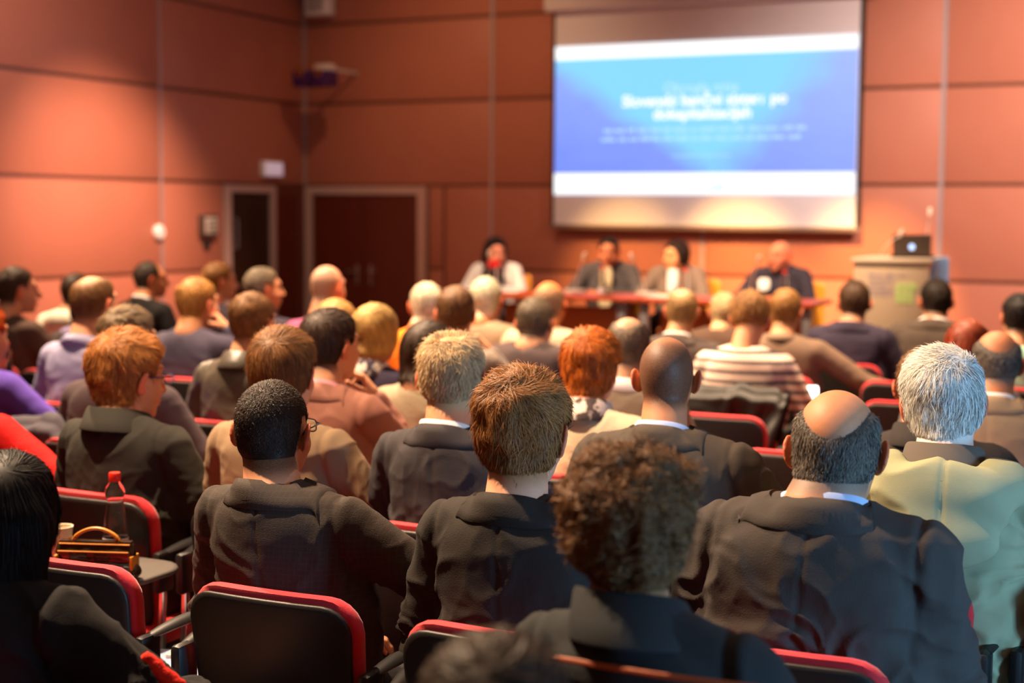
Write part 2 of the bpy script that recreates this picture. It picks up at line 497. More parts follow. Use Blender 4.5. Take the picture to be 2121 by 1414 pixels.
# ------------------------------------------------------------------ heads, hair and bodies
def hand_mesh(pose):
    """right hand, wrist at the origin, fingers along +Y, palm down, thumb towards -X"""
    P = [ell((0, .045, 0), (.040, .052, .016)), cone((0, -.03, 0), (0, .02, 0), .026, .027, sc=(1.1, 1, .8))]
    base = [(-.030, .085, 0), (-.010, .092, .002), (.010, .089, .001), (.028, .078, -.002)]
    lens = [(.040, .024, .020), (.044, .028, .022), (.041, .026, .021), (.032, .020, .018)]
    curl = {'relax': (18, 25, 20), 'fist': (70, 85, 50), 'flat': (4, 6, 5), 'pinch': (45, 50, 30)}[pose]
    for bi, (b, ls) in enumerate(zip(base, lens)):
        p = np.array(b); a = 0; spread = (-5, -1, 3, 8)[bi]
        for s in range(3):
            a += curl[s] * (.9 + .06 * bi)
            d = rot('z', -spread) @ np.array([0, math.cos(math.radians(a)), -math.sin(math.radians(a))])
            q = p + d * ls[s]; r0 = .0098 - .0012 * s - (.0012 if bi == 3 else 0)
            P.append(cone(p, q, r0, r0 - .001)); p = q
    tp = np.array([-.026, .02, -.006])
    dirs = {'relax': [(-.75, .6, -.25), (-.35, .9, -.25), (-.15, .95, -.3)], 'flat': [(-.8, .6, -.1), (-.5, .85, -.1), (-.4, .9, -.1)], 'fist': [(-.5, .7, -.5), (.2, .75, -.65), (.75, .4, -.5)], 'pinch': [(-.6, .7, -.45), (-.1, .85, -.5), (.1, .9, -.45)]}[pose]
    for d, l, r in zip(dirs, (.038, .032, .026), (.0125, .0108, .0095)):
        d = np.array(d) / np.linalg.norm(d); q = tp + d * l; P.append(cone(tp, q, r, r - .001)); tp = q
    g = Grid(axis(-.12, .09, df=.0042), axis(-.07, .21, df=.0042), axis(-.13, .05, df=.0042))
    for i, p in enumerate(P): g.add(p, .012 if i < 2 else .005)
    return g.net()
HANDS = {}
def hand(pose):
    if pose not in HANDS: HANDS[pose] = hand_mesh(pose)
    return HANDS[pose]

def head_prims(fr, fat=1.0):
    skull = [ell((0, -.014, .034), (.0765, .0985, .0905), fr), ell((0, -.026, -.006), (.066, .072, .064), fr)]
    face = [ell((0, .034, -.015), (.0645 * fat, .064, .085), fr), ell((0, .040, -.070), (.053 * fat, .050, .042), fr), ell((0, .076, -.097), (.022, .016, .015), fr),
            ell((.040, .058, -.030), (.024, .026, .026), fr), ell((-.040, .058, -.030), (.024, .026, .026), fr), ell((0, .082, .040), (.052, .016, .014), fr)]
    sub = [ell((.032, .104, .014), (.019, .012, .012), fr), ell((-.032, .104, .014), (.019, .012, .012), fr)]
    fine = [cone((0, .096, .022), (0, .119, -.026), .0085, .0135, fr), ell((.011, .108, -.030), (.009, .011, .008), fr), ell((-.011, .108, -.030), (.009, .011, .008), fr),
            ell((0, .0985, -.058), (.025, .009, .0065), fr), ell((0, .0965, -.069), (.021, .009, .007), fr),
            ell((.032, .089, .012), (.0145, .009, .008), fr), ell((-.032, .089, .012), (.0145, .009, .008), fr)]
    ears = []; earsub = []
    for s in (1, -1):
        R = rot('z', s * 33) @ rot('x', -12) @ rot('y', s * 14)
        ears.append(ell((s * .0885, -.012, .000), (.0070, .0215, .0345), fr, R))
        ears.append(ell((s * .080, -.004, -.024), (.009, .012, .014), fr, R))
        earsub.append(ell((s * .0960, -.005, .004), (.0070, .0140, .0240), fr, R))
    return skull, face, sub, fine, ears, earsub

def neck_collar(kind, c7, nb, r, g):
    """a collar wrapped round the neck whose fall lies on the garment below it"""
    rows = {'suit': [(.000, -.030), (.003, .000), (.0075, .002), (.012, -.006), (.020, -.018), (.030, -.032), (.038, -.046), (.036, -.049)],
            'shirt': [(.000, -.030), (.004, -.002), (.008, .001), (.014, -.008), (.024, -.022), (.032, -.034), (.029, -.037)],
            'stand': [(.004, -.040), (.010, .012), (.015, .016), (.021, .010), (.026, -.020), (.030, -.045), (.026, -.05)],
            'crew': [(.000, -.03), (.003, -.016), (.009, -.013), (.016, -.020), (.020, -.034), (.016, -.04)],
            'band': [(-.004, -.020), (-.001, .010), (.0015, .012), (.0035, .009), (.0005, -.008)]}[kind]
    span = {'suit': 138, 'shirt': 158, 'stand': 165, 'crew': 180, 'band': 160}[kind]
    fd = {'suit': .085, 'shirt': .07, 'stand': .045, 'crew': .04, 'band': .07}[kind]
    n = 44; m = len(rows); P = np.zeros((n + 1, m, 3))
    z0 = c7[2] + .047
    for i in range(n + 1):
        a = math.radians(-span + 2 * span * i / n)
        for k, (dr, dz) in enumerate(rows):
            z = z0 + dz - fd * ((1 - math.cos(a)) / 2) ** 1.3
            dr = dr * (1 - .45 * math.sin(a) ** 2)
            ct = c7 + (nb - c7) * (z - c7[2]) / (nb[2] - c7[2])
            dr = dr + .012 * np.clip(1 - (z - c7[2]) / .07, 0, 1.2)
            P[i, k] = (ct[0] + (r + dr) * math.sin(a), ct[1] - (r + dr) * math.cos(a), z)
    lo = [v[0] for v in g.a]; dd = [v[1] - v[0] for v in g.a]; sh = np.array(g.F.shape)
    def smp(Q):
        f = (Q - lo) / dd; i0 = np.clip(np.floor(f).astype(int), 0, sh - 2); t = np.clip(f - i0, 0, 1); out = 0
        for c in _C8: out = out + np.prod(np.where(c, t, 1 - t), 1) * g.F[tuple((i0 + c).T)]
        return out
    first = 3 if kind in ('suit', 'shirt') else 4
    if kind in ('suit', 'shirt'):
        for it in range(6):
            for k in range(first, m):
                Q = P[:, k]; d = smp(Q); e = .006
                gr = np.stack([smp(Q + np.eye(3)[c] * e) - smp(Q - np.eye(3)[c] * e) for c in range(3)], 1); gr /= np.linalg.norm(gr, axis=1, keepdims=True) + 1e-9
                tgt = (.0065 if k < m - 2 else .0045) if k < m - 1 else .0005
                mv = np.where(d < tgt, tgt - d, np.where((d < .06) & (k >= first + 2), tgt - d, 0))
                P[:, k] = Q + gr * np.clip(mv, -.012, .02)[:, None]
    F = []
    for i in range(n):
        for k in range(m - 1):
            F.append((i * m + k, i * m + k + 1, (i + 1) * m + k + 1, (i + 1) * m + k))
    mb = MB(); mb.add(P.reshape(-1, 3), F); return mb

ARMS = {
    'lap': ((.270, .040, .735), (.100, .285, .640)),
    'lapw': ((.310, .060, .745), (.130, .290, .650)),
    'cross': ((.275, .120, .745), (-.060, .255, .790)),
    'chin': ((.215, .235, .800), (.085, .215, 1.020)),
    'ear': ((.300, .130, .830), (.150, .090, 1.080)),
    'out': ((.400, .020, .800), (.560, .160, .800)),
    'rest': ((.345, .120, .760), (.230, .350, .715)),
    'table': ((.270, .180, .760), (.090, .400, .800)),
    'phone': ((.290, .060, .760), (.200, .320, .800)),
    'wide': ((.330, .180, .720), (.150, .330, .690)),
}
TROUSER = {}
def legs_mesh():
    P = [ell((0, .02, .55), (.175, .15, .10))]
    for s in (1, -1):
        P += [cone((s * .09, .03, .545), (s * .12, .43, .515), .085, .062, sc=(1, 1, .95)), cone((s * .12, .43, .515), (s * .12, .40, .09), .060, .048)]
    g = Grid(axis(-.24, .24, df=.02), axis(-.18, .56, df=.02), axis(.02, .70, df=.02))
    for p in P: g.add(p, .03)
    return g.net()
def shoe_mesh():
    P = [ell((0, .06, .045), (.045, .13, .05)), ell((0, -.02, .07), (.040, .055, .055))]
    g = Grid(axis(-.08, .08, df=.014), axis(-.12, .22, df=.014), axis(-.02, .15, df=.014))
    for p in P: g.add(p, .03)
    g.F = np.maximum(g.F, .005 - g.a[2][None, None, :])
    return g.net()
SEED = [0]
QP = [dict(df=.0042, dc=.022, jk=.0065, st=11000, seg=6, hk=.0042, sw=.00055), dict(df=.0058, dc=.026, jk=.0095, st=3600, seg=5, hk=.0058, sw=.0011), dict(df=.0080, dc=.030, jk=.0145, st=1000, seg=4, hk=.0078, sw=.0024)]

def hair_field(L, st):
    """hair thickness over head-local points L; negative where the scalp or face is bare"""
    x, y, z = L[..., 0], L[..., 1], L[..., 2]
    nape = st.get('nape', -.052)
    zb = np.interp(y, [-.12, -.034, -.026, -.016, .018, .026, .034, .042, .060, .085, .12], [nape, nape + .004, -.02, .030, .032, .012, .012, .045, .070, st.get('front', .088), .105])
    if st.get('ears'):   # hair over the ears
        zb = np.interp(y, [-.12, .012, .03, .045, .06, .085, .12], [nape, nape, nape + .02, .03, .065, .088, .105])
    s = z - zb
    m = sstep(-.004, st.get('edge', .020), s)
    th = st['side'] + (st['top'] - st['side']) * sstep(.02, .095, z)
    th = th * (.22 + .78 * sstep(nape - .005, nape + .075, z) * 1.0) if not st.get('ears') else th
    b = st.get('bald')
    if b:
        cx, cy, rx, ry = b
        e = np.sqrt((x / rx) ** 2 + ((y - cy) / ry) ** 2)
        m = m * np.where(z > .03, sstep(.86, st.get('bsoft', 1.12), e), 1)
    if st.get('ubald'):
        rx, zt, zl = st['ubald']
        e = np.sqrt((x / rx) ** 2 + (np.maximum(0, zt - z) / zl * (y < .03)) ** 2)
        m = m * np.where(z > .0, sstep(.88, st.get('bsoft', 1.25), e), 1)
    if st.get('recede'):
        m = m * (1 - sstep(-.01, .03, y - st['recede'] + .5 * (.05 - np.abs(x))) * (z > .05))
    return -.006 + (th + .006) * m, m

def person(key, head, Y, label, hair, top, arms='lap', hyaw=0, pitch=0, tilt=0, byaw=0, lean=.05, side=0.0, sw=.225, bulk=1.0, q=1, zf=0.0, tone=(226, 172, 140), legs=(34, 32, 36), T=None, hs=None, glasses=None, collar=None, shirt=None, hands=('relax', 'relax'), group='seated audience', fat=1.0, face=False, cat='person', snap=None, nk=0.0):
    SEED[0] += 1; seed = SEED[0]; rng = np.random.RandomState(seed); Q = QP[q]
    x0, x1, yt, wref = head
    P = on_y((x0 + x1) / 2, yt, Y); depth = float((P - CAM) @ _fw)
    if hs is None: hs = float(np.clip((x1 - x0) * depth / FPX / wref, .93, 1.12))
    Tz = P[2] - zf
    byr = math.radians(byaw); cb, sb = math.cos(byr), math.sin(byr)
    if snap is not None: side = float(np.clip(P[0] - snap, -.16, .16))
    off = np.array([side, lean])
    base = np.array([P[0] - (cb * off[0] - sb * off[1]), P[1] - (sb * off[0] + cb * off[1]), zf])
    root = empty('person', tuple(base), byr)
    tag(root, label, cat, group)
    Rh = rot('z', hyaw - byaw) @ rot('x', pitch) @ rot('y', tilt)
    hc = np.array([side, lean, Tz - .125 * hs])
    fr = Frame(Rh, hc, hs)
    w = sw / .225
    Z = lambda z: .46 + (z - .46) * (Tz - .46) / .87
    def pt(x, y, z, sh=1.0):   # torso anchor bent with the lean
        k = np.clip((z - .5) / .83, 0, 1); return (x + side * k, y + (lean - .05) * k * 1.0, Z(z) + nk * k)
    # ---------------- arms
    if isinstance(arms, str): arms = (arms, arms)
    arm = []
    for s, a in zip((-1, 1), arms):
        e, wr = ARMS[a] if isinstance(a, str) else a
        arm.append((s, pt(s * .178 * w, -.002, .985), pt(s * e[0] * w, e[1], e[2]), pt(s * wr[0], wr[1], wr[2])))
    # ---------------- body (skin)
    skull, face_p, sub, fine, ears, earsub = head_prims(fr, fat)
    nb = fr.pt((0, -.026, -.045)); c7 = pt(0, -.030, 1.055)
    xe = max(.36, max(abs(p[0]) for a in arm for p in a[1:]) + .08); ym = max(.42, max(p[1] for a in arm for p in a[1:]) + .1)
    R = .135 * hs
    g = Grid(axis(-xe, xe, hc[0] - R * .85, hc[0] + R * .85, Q['df'], Q['dc']), axis(-.25, ym, hc[1] - R, hc[1] + R, Q['df'], Q['dc']), axis(.46, Tz + .04, c7[2], Tz + .04, Q['df'], Q['dc']))
    g.add(cone(pt(0, -.01, .55), pt(0, 0, .92), .12, .115, sc=(1.15, .8, 1)), .03)
    g.add(cone(pt(-.13 * w, 0, .985), pt(.13 * w, 0, .985), .046, .046), .03)
    for s, sh, el, wr in arm:
        g.add(cone(sh, el, .042, .036), .03); g.add(cone(el, wr, .036, .026), .02)
    g.add(cone(c7, nb, .069 * fat * hs, .061 * fat * hs), .03)
    neckp = cone(c7, nb, .069 * fat * hs, .061 * fat * hs)
    for p in skull: g.add(p, .02)
    for p in face_p: g.add(p, .022)
    for p in sub: g.sub(p, .012)
    for p in fine: g.add(p, .007)
    if not hair['shape'].get('ears'):
        for p in ears: g.add(p, .008)
        for p in earsub: g.sub(p, .004)
    V, Qd = g.net()
    L = fr.loc(V)
    red = np.zeros(len(V)); headm = (L[:, 2] > -.14)
    red = np.maximum(red, .85 * sstep(.082, .090, np.abs(L[:, 0])) * (np.abs(L[:, 1]) < .04) * headm)
    red = np.maximum(red, .8 * np.exp(-(((L[:, 0]) / .022) ** 2 + ((L[:, 2] + .0635) / .009) ** 2)) * (L[:, 1] > .085))
    red = np.maximum(red, .35 * np.exp(-((L[:, 0] / .018) ** 2 + ((L[:, 2] + .026) / .016) ** 2)) * (L[:, 1] > .1))
    t_, m_ = hair_field(L, hair['shape'])
    on = (np.abs(L[:, 0]) < .0835) & headm
    soft_ = 0 if hair['shape'].get('ears') else hair_field(L, dict(hair['shape'], nape=hair['shape'].get('nape', -.052) - .032, edge=.036))[1] * (L[:, 1] < -.02)
    stub = np.where(on, np.maximum(np.maximum(hair.get('stubble', .9) * m_, hair.get('fade', .85) * soft_), hair.get('scalp', 0) * hair_field(L, dict(hair['shape'], bald=None, recede=None, ubald=None))[1]), 0)
    brow = np.exp(-(((np.abs(L[:, 0]) - .033) / .02) ** 4 + ((L[:, 2] - .036) / .0055) ** 2)) * (L[:, 1] > .075)
    stub = np.maximum(stub, .85 * brow)
    if hair.get('beard'):
        stub = np.maximum(stub, hair['beard'] * (L[:, 1] > .03) * sstep(-.035, -.05, L[:, 2]) * (L[:, 2] > -.125))
    # hands joined at the wrists
    Vs, Qs, n = [V], [Qd], len(V); rd, sbb = [red], [stub]
    for (s, sh, el, wr), hp in zip(arm, hands):
        if not hp: continue
        hv, hq = hand(hp)
        d = np.array(wr) - np.array(el); d /= np.linalg.norm(d)
        palm = np.array([0, 0, -1.0]) if abs(d[2]) < .75 else np.array([-s * .9, -.3, 0])
        zax = -(palm - d * (palm @ d)); zax /= np.linalg.norm(zax); xax = np.cross(d, zax)
        hv2 = hv.copy()
        if s < 0: hv2[:, 0] *= -1; hq = hq[:, ::-1]
        hv2 = np.array(wr) + np.outer(hv2[:, 0], xax) + np.outer(hv2[:, 1], d) + np.outer(hv2[:, 2], zax)
        Vs.append(hv2); Qs.append(hq + n); n += len(hv2); rd.append(np.zeros(len(hv2))); sbb.append(np.zeros(len(hv2)))
    me = np_mesh('body', np.concatenate(Vs), np.concatenate(Qs), {'red': np.concatenate(rd), 'stub': np.concatenate(sbb)})
    body = link('body', me, root, skin_mat('skin_' + key, tone, hair['color']))
    # eyes
    if face:
        for s in (1, -1):
            mb = MB(); mb.lathe([(.0115 * hs * math.sin(a), .0115 * hs * math.cos(a)) for a in np.linspace(.02, math.pi - .02, 8)], tuple(fr.pt((s * .032, .088, .013))), 10)
            mb.build('eye', mat('eye_dark', (52, 38, 30), .15), body)
    # ---------------- hair
    hairs(key, root, hair, fr, skull + [face_p[0]], neckp, Q, rng, seed)
    # ---------------- jacket or shirt
    tk = top.get('kind', 'suit'); b = bulk; thick = top.get('thick', 0.0)
    xe = max(.36, max(abs(p[0]) for a in arm for p in a[1:]) + .12)
    jk = Q['jk']
    g = Grid(axis(-xe, xe, df=jk), axis(-.26, ym + .02, df=jk), axis(.465, Z(1.03) + .13 + nk, df=jk))
    hipw = top.get('hip', 1.0)
    g.add(cone(pt(0, -.015, .50), pt(0, -.005, .78), .168 * b * hipw, .162 * b, sc=(1.10 * w ** .5, .80, 1)), .05)
    g.add(cone(pt(0, -.005, .78), pt(0, -.016, .955), .165 * b, .132 * b, sc=(1.16 * w, .80, 1)), .05)
    sh_r = (.060 if tk == 'suit' else .052) + thick
    g.add(cone(pt(-.150 * w, -.012, .995), pt(.150 * w, -.012, .995), sh_r, sh_r), .05)
    for s in (-1, 1):
        g.add(cone(pt(0, -.026, 1.034), pt(s * .145 * w, -.012, 1.006 if tk != 'soft' else .99), .068 + thick, .052 + thick), .03)
    g.add(ell(pt(0, -.080 * b, .92), (.150 * w, .050, .125)), .05)
    for s, sh, el, wr in arm:
        sl = top.get('sleeve', 1.0)
        g.add(cone(sh, el, (.066 + thick) * sl, (.056 + thick) * sl), .03)
        wv = np.array(wr) - np.array(el); we = np.array(wr) - wv / np.linalg.norm(wv) * .02
        g.add(cone(el, tuple(we), (.056 + thick) * sl, (.041 + thick) * sl), .02)
    for p in top.get('extra', []):
        g.add(p(pt), top.get('ek', .03))
    # open neck
    g.sub(cone(c7, tuple(nb), .064 * fat * hs, .064 * fat * hs), .01)
    V, Qd = g.net(); N = vnormals(V, Qd)
    # folds and seams
    fa = top.get('folds', .006)
    wp = vnoise(V * 6 + seed, 3)[:, None] * 2.6
    def ridge(M, sd, pw=3.0):
        return (1 - np.abs(2 * vnoise(V @ M + wp + seed * 1.7, sd) - 1)) ** pw
    r1 = ridge(np.array([[4, 0, 3.], [0, 5, 0], [0, 0, 17.]]), seed)            # drag lines across the back
    r2 = ridge(np.array([[10, 0, 7.], [0, 8, 0], [-8, 0, 10.]]), seed + 5)
    r3 = ridge(np.array([[14, 0, 10.], [0, 10, 6], [12, 0, 22.]]), seed + 8, 2.0)  # sleeve creases
    armm = np.zeros(len(V)); sl_ = np.zeros(len(V))
    for s, sh, el, wr in arm:
        armm = np.maximum(armm, np.exp(-(np.linalg.norm(V - np.array(el), axis=1) / .12) ** 2))
        pit = np.array(sh) + np.array([-s * .02, -.05, -.10])
        sl_ = np.maximum(sl_, np.exp(-(np.linalg.norm(V - pit, axis=1) / .09) ** 2))
    low = sstep(Z(.98), Z(.66), V[:, 2])
    dsp = fa * ((.15 + 1.2 * low) * (r1 - .3) + (.35 + .5 * low + .7 * sl_) * (r2 - .3) + 1.5 * armm * (r3 - .4))
    if q == 0:
        r4 = ridge(np.array([[22, 0, 12.], [0, 20, 0], [-14, 0, 34.]]), seed + 21, 2.5)
        dsp = dsp * 1.35 + .0035 * (r4 - .3) * np.clip(.12 + .8 * low + armm + .7 * sl_, 0, 1)
    dsp += .0015 * (vnoise(V * 30, seed + 11) - .5)
    if tk in ('suit', 'coat'):
        kx = V[:, 0] - side * np.clip((V[:, 2] - .5) / .83, 0, 1)
        dsp -= .0028 * np.exp(-(kx / .006) ** 2) * (V[:, 1] < -.02) * top.get('seam', 1)
        for s in (1, -1):
            e = s * (kx - s * (.172 * w + .16 * (Z(1.0) - V[:, 2]) * .25))
            dsp -= .0045 * np.exp(-(e / .008) ** 2) * (V[:, 2] > Z(.80)) * (V[:, 1] < .08)
            dsp += .0040 * np.exp(-((e - .022) / .014) ** 2) * (V[:, 2] > Z(.93))
    V = V + N * dsp[:, None]
    me = np_mesh('top', V, Qd)
    jm = top['mat']
    link(top.get('name', 'jacket'), me, root, jm)
    nr = .069 * fat * hs + .005
    if collar:
        neck_collar(collar[0], np.array(c7), np.array(nb), nr, g).build('collar', collar[1], root, angle=80)
    if shirt:
        neck_collar('band', np.array(c7), np.array(nb), nr, g).build('shirt_collar', shirt, root, angle=80)
    if top.get('hood'):
        gh = Grid(axis(-.27, .27, df=.008), axis(-.28, .12, df=.008), axis(Z(.82), Z(1.2), df=.008))
        for p_ in top['hood']: gh.add(p_(pt), .035)
        gh.sub(cone(c7, tuple(nb), .092 * hs, .10 * hs), .02)
        Vh, Qh = gh.net(); Nh = vnormals(Vh, Qh)
        rr = (1 - np.abs(2 * vnoise(Vh * np.array([9, 8, 13.]) + seed, seed) - 1)) ** 3
        Vh = Vh + Nh * (.010 * (rr - .3) - .004 * np.exp(-((Vh[:, 0] - side * .6 - .02) / .006) ** 2))[:, None]
        link('hood', np_mesh('hood', Vh, Qh), root, jm)
    # ---------------- legs and shoes
    if 'l' not in TROUSER:
        TROUSER['l'] = np_mesh('trousers', *legs_mesh()); TROUSER['l'].materials.append(mat('trouser_cloth', (34, 32, 36), .9))
        TROUSER['s'] = np_mesh('shoe', *shoe_mesh()); TROUSER['s'].materials.append(mat('shoe_leather', (22, 18, 16), .35))
    tr = link('trousers', TROUSER['l'], root)
    lm = mat('trouser_%d_%d_%d' % tuple(legs), legs, .9, bump=.2)
    tr.material_slots[0].link = 'OBJECT'; tr.material_slots[0].material = lm
    for s in (1, -1):
        so = link('shoe', TROUSER['s'], root); so.location = (s * .12, .42, 0); so.rotation_euler = (0, 0, -s * .12)
    # ---------------- glasses
    if glasses:
        spectacles(root, fr, glasses)
    root['hy'] = float(P[1])
    PEOPLE[key] = (root, base, fr, byr, arm)
    return root
PEOPLE = {}

def spectacles(root, fr, gm):
    mb = MB()
    for s in (1, -1):
        ring = []
        for k in range(17):
            a = 2 * math.pi * k / 16; cx, sx = math.cos(a), math.sin(a)
            ex = abs(cx) ** .5 * (1 if cx >= 0 else -1); ez = abs(sx) ** .5 * (1 if sx >= 0 else -1)
            ring.append(fr.pt((s * .034 + .0245 * ex, .120 - .006 * abs(ex) * (1 if cx * s > 0 else 0), .008 + .0155 * ez)))
        mb.tube(ring, .0016, 6, caps=False)
        mb.tube([fr.pt((s * .060, .113, .016)), fr.pt((s * .076, .095, .017)), fr.pt((s * .083, .03, .016)), fr.pt((s * .0835, -.004, .018)), fr.pt((s * .083, -.020, .006))], .0020, 6)
    mb.tube([fr.pt((-.012, .121, .012)), fr.pt((0, .125, .015)), fr.pt((.012, .121, .012))], .0015, 6)
    go = mb.build('glasses', gm, root)
    for s in (1, -1):
        ml = MB()
        ml.plate([(s * .034 + .0235 * abs(math.cos(a)) ** .5 * math.copysign(1, math.cos(a)), .008 + .0145 * abs(math.sin(a)) ** .5 * math.copysign(1, math.sin(a))) for a in np.linspace(0, 2 * math.pi, 17)[:-1]], .0015, lambda x, y, z: tuple(fr.pt((x, .119 + y, z))))
        ml.build('lens', mat('lens_glass', (250, 250, 250), .03, trans=.95, ior=1.3), go)

def hairs(key, root, hair, fr, skull, neckp, Q, rng, seed):
    st = hair['shape']
    if hair.get('none'): return
    extra = [ell(c, r, fr) for (c, r) in hair.get('vol', [])] + [cone(a, b_, r1, r2, fr) for (a, b_, r1, r2) in hair.get('fall', [])]
    cut = hair.get('cut', [])
    def field(x, y, z):
        d = skull[0][2](x, y, z)
        for p in skull[1:]: d = smin(d, p[2](x, y, z), .02)
        d = smin(d, neckp[2](x, y, z), .03)
        if np.ndim(x) == 1: Lc = fr.loc(np.stack([x, y, z], -1))
        else:
            Xb, Yb, Zb = np.broadcast_arrays(x, y, z); Lc = fr.loc(np.stack([Xb, Yb, Zb], -1))
        t, m = hair_field(Lc, st)
        d = d - t
        for p in extra: d = smin(d, p[2](x, y, z), .025)
        if 'lump' in hair:
            la, lf = hair['lump']
            sh_ = Lc.shape[:-1]
            d = d - la * (vnoise(Lc.reshape(-1, 3) * lf + 7.3 * seed, seed).reshape(sh_) - .4) * (m > .2)
        return d
    pts = [fr.pt((sx * .105, sy * .125, sz)) for sx in (-1, 1) for sy in (-1, 1) for sz in (-.10, .15)]
    lo = np.min(pts, 0); hi = np.max(pts, 0)
    for p in extra: lo = np.minimum(lo, p[0] - .01); hi = np.maximum(hi, p[1] + .01)
    hk = Q['hk']
    xs, ys, zs = axis(lo[0], hi[0], df=hk), axis(lo[1], hi[1], df=hk), axis(lo[2], hi[2], df=hk)
    F = field(xs[:, None, None], ys[None, :, None], zs[None, None, :])
    V, Qd = surfnet(F, xs, ys, zs)
    L = fr.loc(V); t, m = hair_field(L, st)
    keep = m > .06
    for p in extra: keep |= (p[2](V[:, 0], V[:, 1], V[:, 2]) < .012)
    if hair.get('stubble_only'): keep &= False
    hm = hair_mat('hair_' + key, hair['color'])
    N = vnormals(V, Qd)
    if keep.any():
        V2, Q2, used = prune(V, Qd, keep)
        hv = .22 + .25 * vnoise(V2 * 55, seed)
        ho = link('hair', np_mesh('hair', V2, Q2, {'hv': hv}), root, hm)
    else: return
    # strands
    n = int(Q['st'] * hair.get('density', 1.0))
    if n < 10: return
    kq = (m[Qd].min(1) > hair.get('mmin', .25))
    for p in extra: kq |= (p[2](V[:, 0], V[:, 1], V[:, 2]) < .006)[Qd].all(1)
    Qs = Qd[kq]
    if len(Qs) == 0: return
    ar = np.linalg.norm(np.cross(V[Qs[:, 2]] - V[Qs[:, 0]], V[Qs[:, 3]] - V[Qs[:, 1]]), axis=1)
    pick = rng.choice(len(Qs), n, p=ar / ar.sum())
    u, v = rng.rand(n, 1), rng.rand(n, 1); q4 = Qs[pick]
    p = (V[q4[:, 0]] * (1 - u) + V[q4[:, 1]] * u) * (1 - v) + (V[q4[:, 3]] * (1 - u) + V[q4[:, 2]] * u) * v
    def grad(p):
        e = .002; f = lambda d: field(p[:, 0] + d[0], p[:, 1] + d[1], p[:, 2] + d[2])
        f0 = f((0, 0, 0)); gq = np.stack([f((e, 0, 0)) - f0, f((0, e, 0)) - f0, f((0, 0, e)) - f0], 1)
        return f0, gq / (np.linalg.norm(gq, axis=1, keepdims=True) + 1e-9)
    whorl = np.array(hair.get('whorl', (.012, -.062, .098)))
    seg = Q['seg']; length = hair.get('len', .03) * (.6 + .8 * rng.rand(n)); lift = hair.get('lift', .004) * (.15 + .9 * rng.rand(n) + 1.0 * (rng.rand(n) > .95))
    curl = hair.get('curl', 0.0); swirl = hair.get('swirl', .5); grav = hair.get('grav', .6); fwd = hair.get('fwd', .3)
    phase = rng.rand(n) * 6.28; noise_d = rng.randn(n, 3) * hair.get('mess', .18)
    cl = vnoise(fr.loc(p) * 45, seed + 2)[:, None]; cl2 = vnoise(fr.loc(p) * 45, seed + 9)[:, None]
    pts = []; nrm = []
    d0, g0 = grad(p)
    mk = hair_field(fr.loc(p), st)[0]; length = length * np.clip(mk / max(st['side'], .004), hair.get('fray', .35), 1.0); lift = lift * np.clip(mk / max(st['side'], .004), .3, 1)
    p = p - g0 * .002
    for s in range(seg + 1):
        f0, gr = grad(p)
        if s:
            tgt = lift * (s / seg) ** 1.2
            p = p + gr * ((tgt - f0) * .85)[:, None]
        pts.append(p.copy()); nrm.append(gr)
        Lp = fr.loc(p)
        rad = Lp - whorl
        tl = np.cross(gr @ fr.R, rad) * swirl
        fl = rad / (np.linalg.norm(rad, axis=1, keepdims=True) + .01) + tl / (np.linalg.norm(rad, axis=1, keepdims=True) + .02) * np.exp(-(np.linalg.norm(rad, axis=1, keepdims=True) / .06) ** 2)
        fl[:, 1] += fwd * (Lp[:, 2] > .03); fl[:, 2] -= grav * (Lp[:, 2] < .10)
        fl = fl @ fr.R.T + noise_d + .5 * (np.concatenate([cl, cl2, cl - cl2], 1) - np.array([.5, .5, 0])) * hair.get('clump', .8)
        if curl:
            a = phase + s * curl; bt = np.cross(gr, fl); fl = fl * .35 + np.cos(a)[:, None] * bt * 1.1 + np.sin(a)[:, None] * gr * .9
        fl = fl - gr * (fl * gr).sum(1, keepdims=True) * (.9 if not curl else .2)
        fl /= np.linalg.norm(fl, axis=1, keepdims=True) + 1e-9
        p = p + fl * (length / seg)[:, None]
    pts = np.stack(pts, 1); nrm = np.stack(nrm, 1)
    tn = np.gradient(pts, axis=1); wv = np.cross(tn, nrm); wv /= np.linalg.norm(wv, axis=2, keepdims=True) + 1e-9
    tw = rng.randn(n, 1, 1) * .5
    wv = wv + nrm * tw; wv /= np.linalg.norm(wv, axis=2, keepdims=True) + 1e-9
    wd = Q['sw'] * hair.get('wid', 1.0) * np.array([1.0] * seg + [.15]) * np.linspace(1.1, .7, seg + 1)
    A = pts - wv * wd[None, :, None]; B = pts + wv * wd[None, :, None]
    VV = np.stack([A, B], 2).reshape(-1, 3)
    i0 = (np.arange(n) * (seg + 1) * 2)[:, None] + np.arange(seg)[None, :] * 2
    QQ = np.stack([i0, i0 + 1, i0 + 3, i0 + 2], 2).reshape(-1, 4)
    hv = np.repeat(np.clip(.52 + hair.get('hvs', .26) * rng.randn(n) + .7 * (cl[:, 0] - .5), .02, 1), (seg + 1) * 2)
    so = link('hair_strands', np_mesh('hair_strands', VV, QQ, {'hv': hv}), ho, hm)
    so['kind'] = 'stuff'

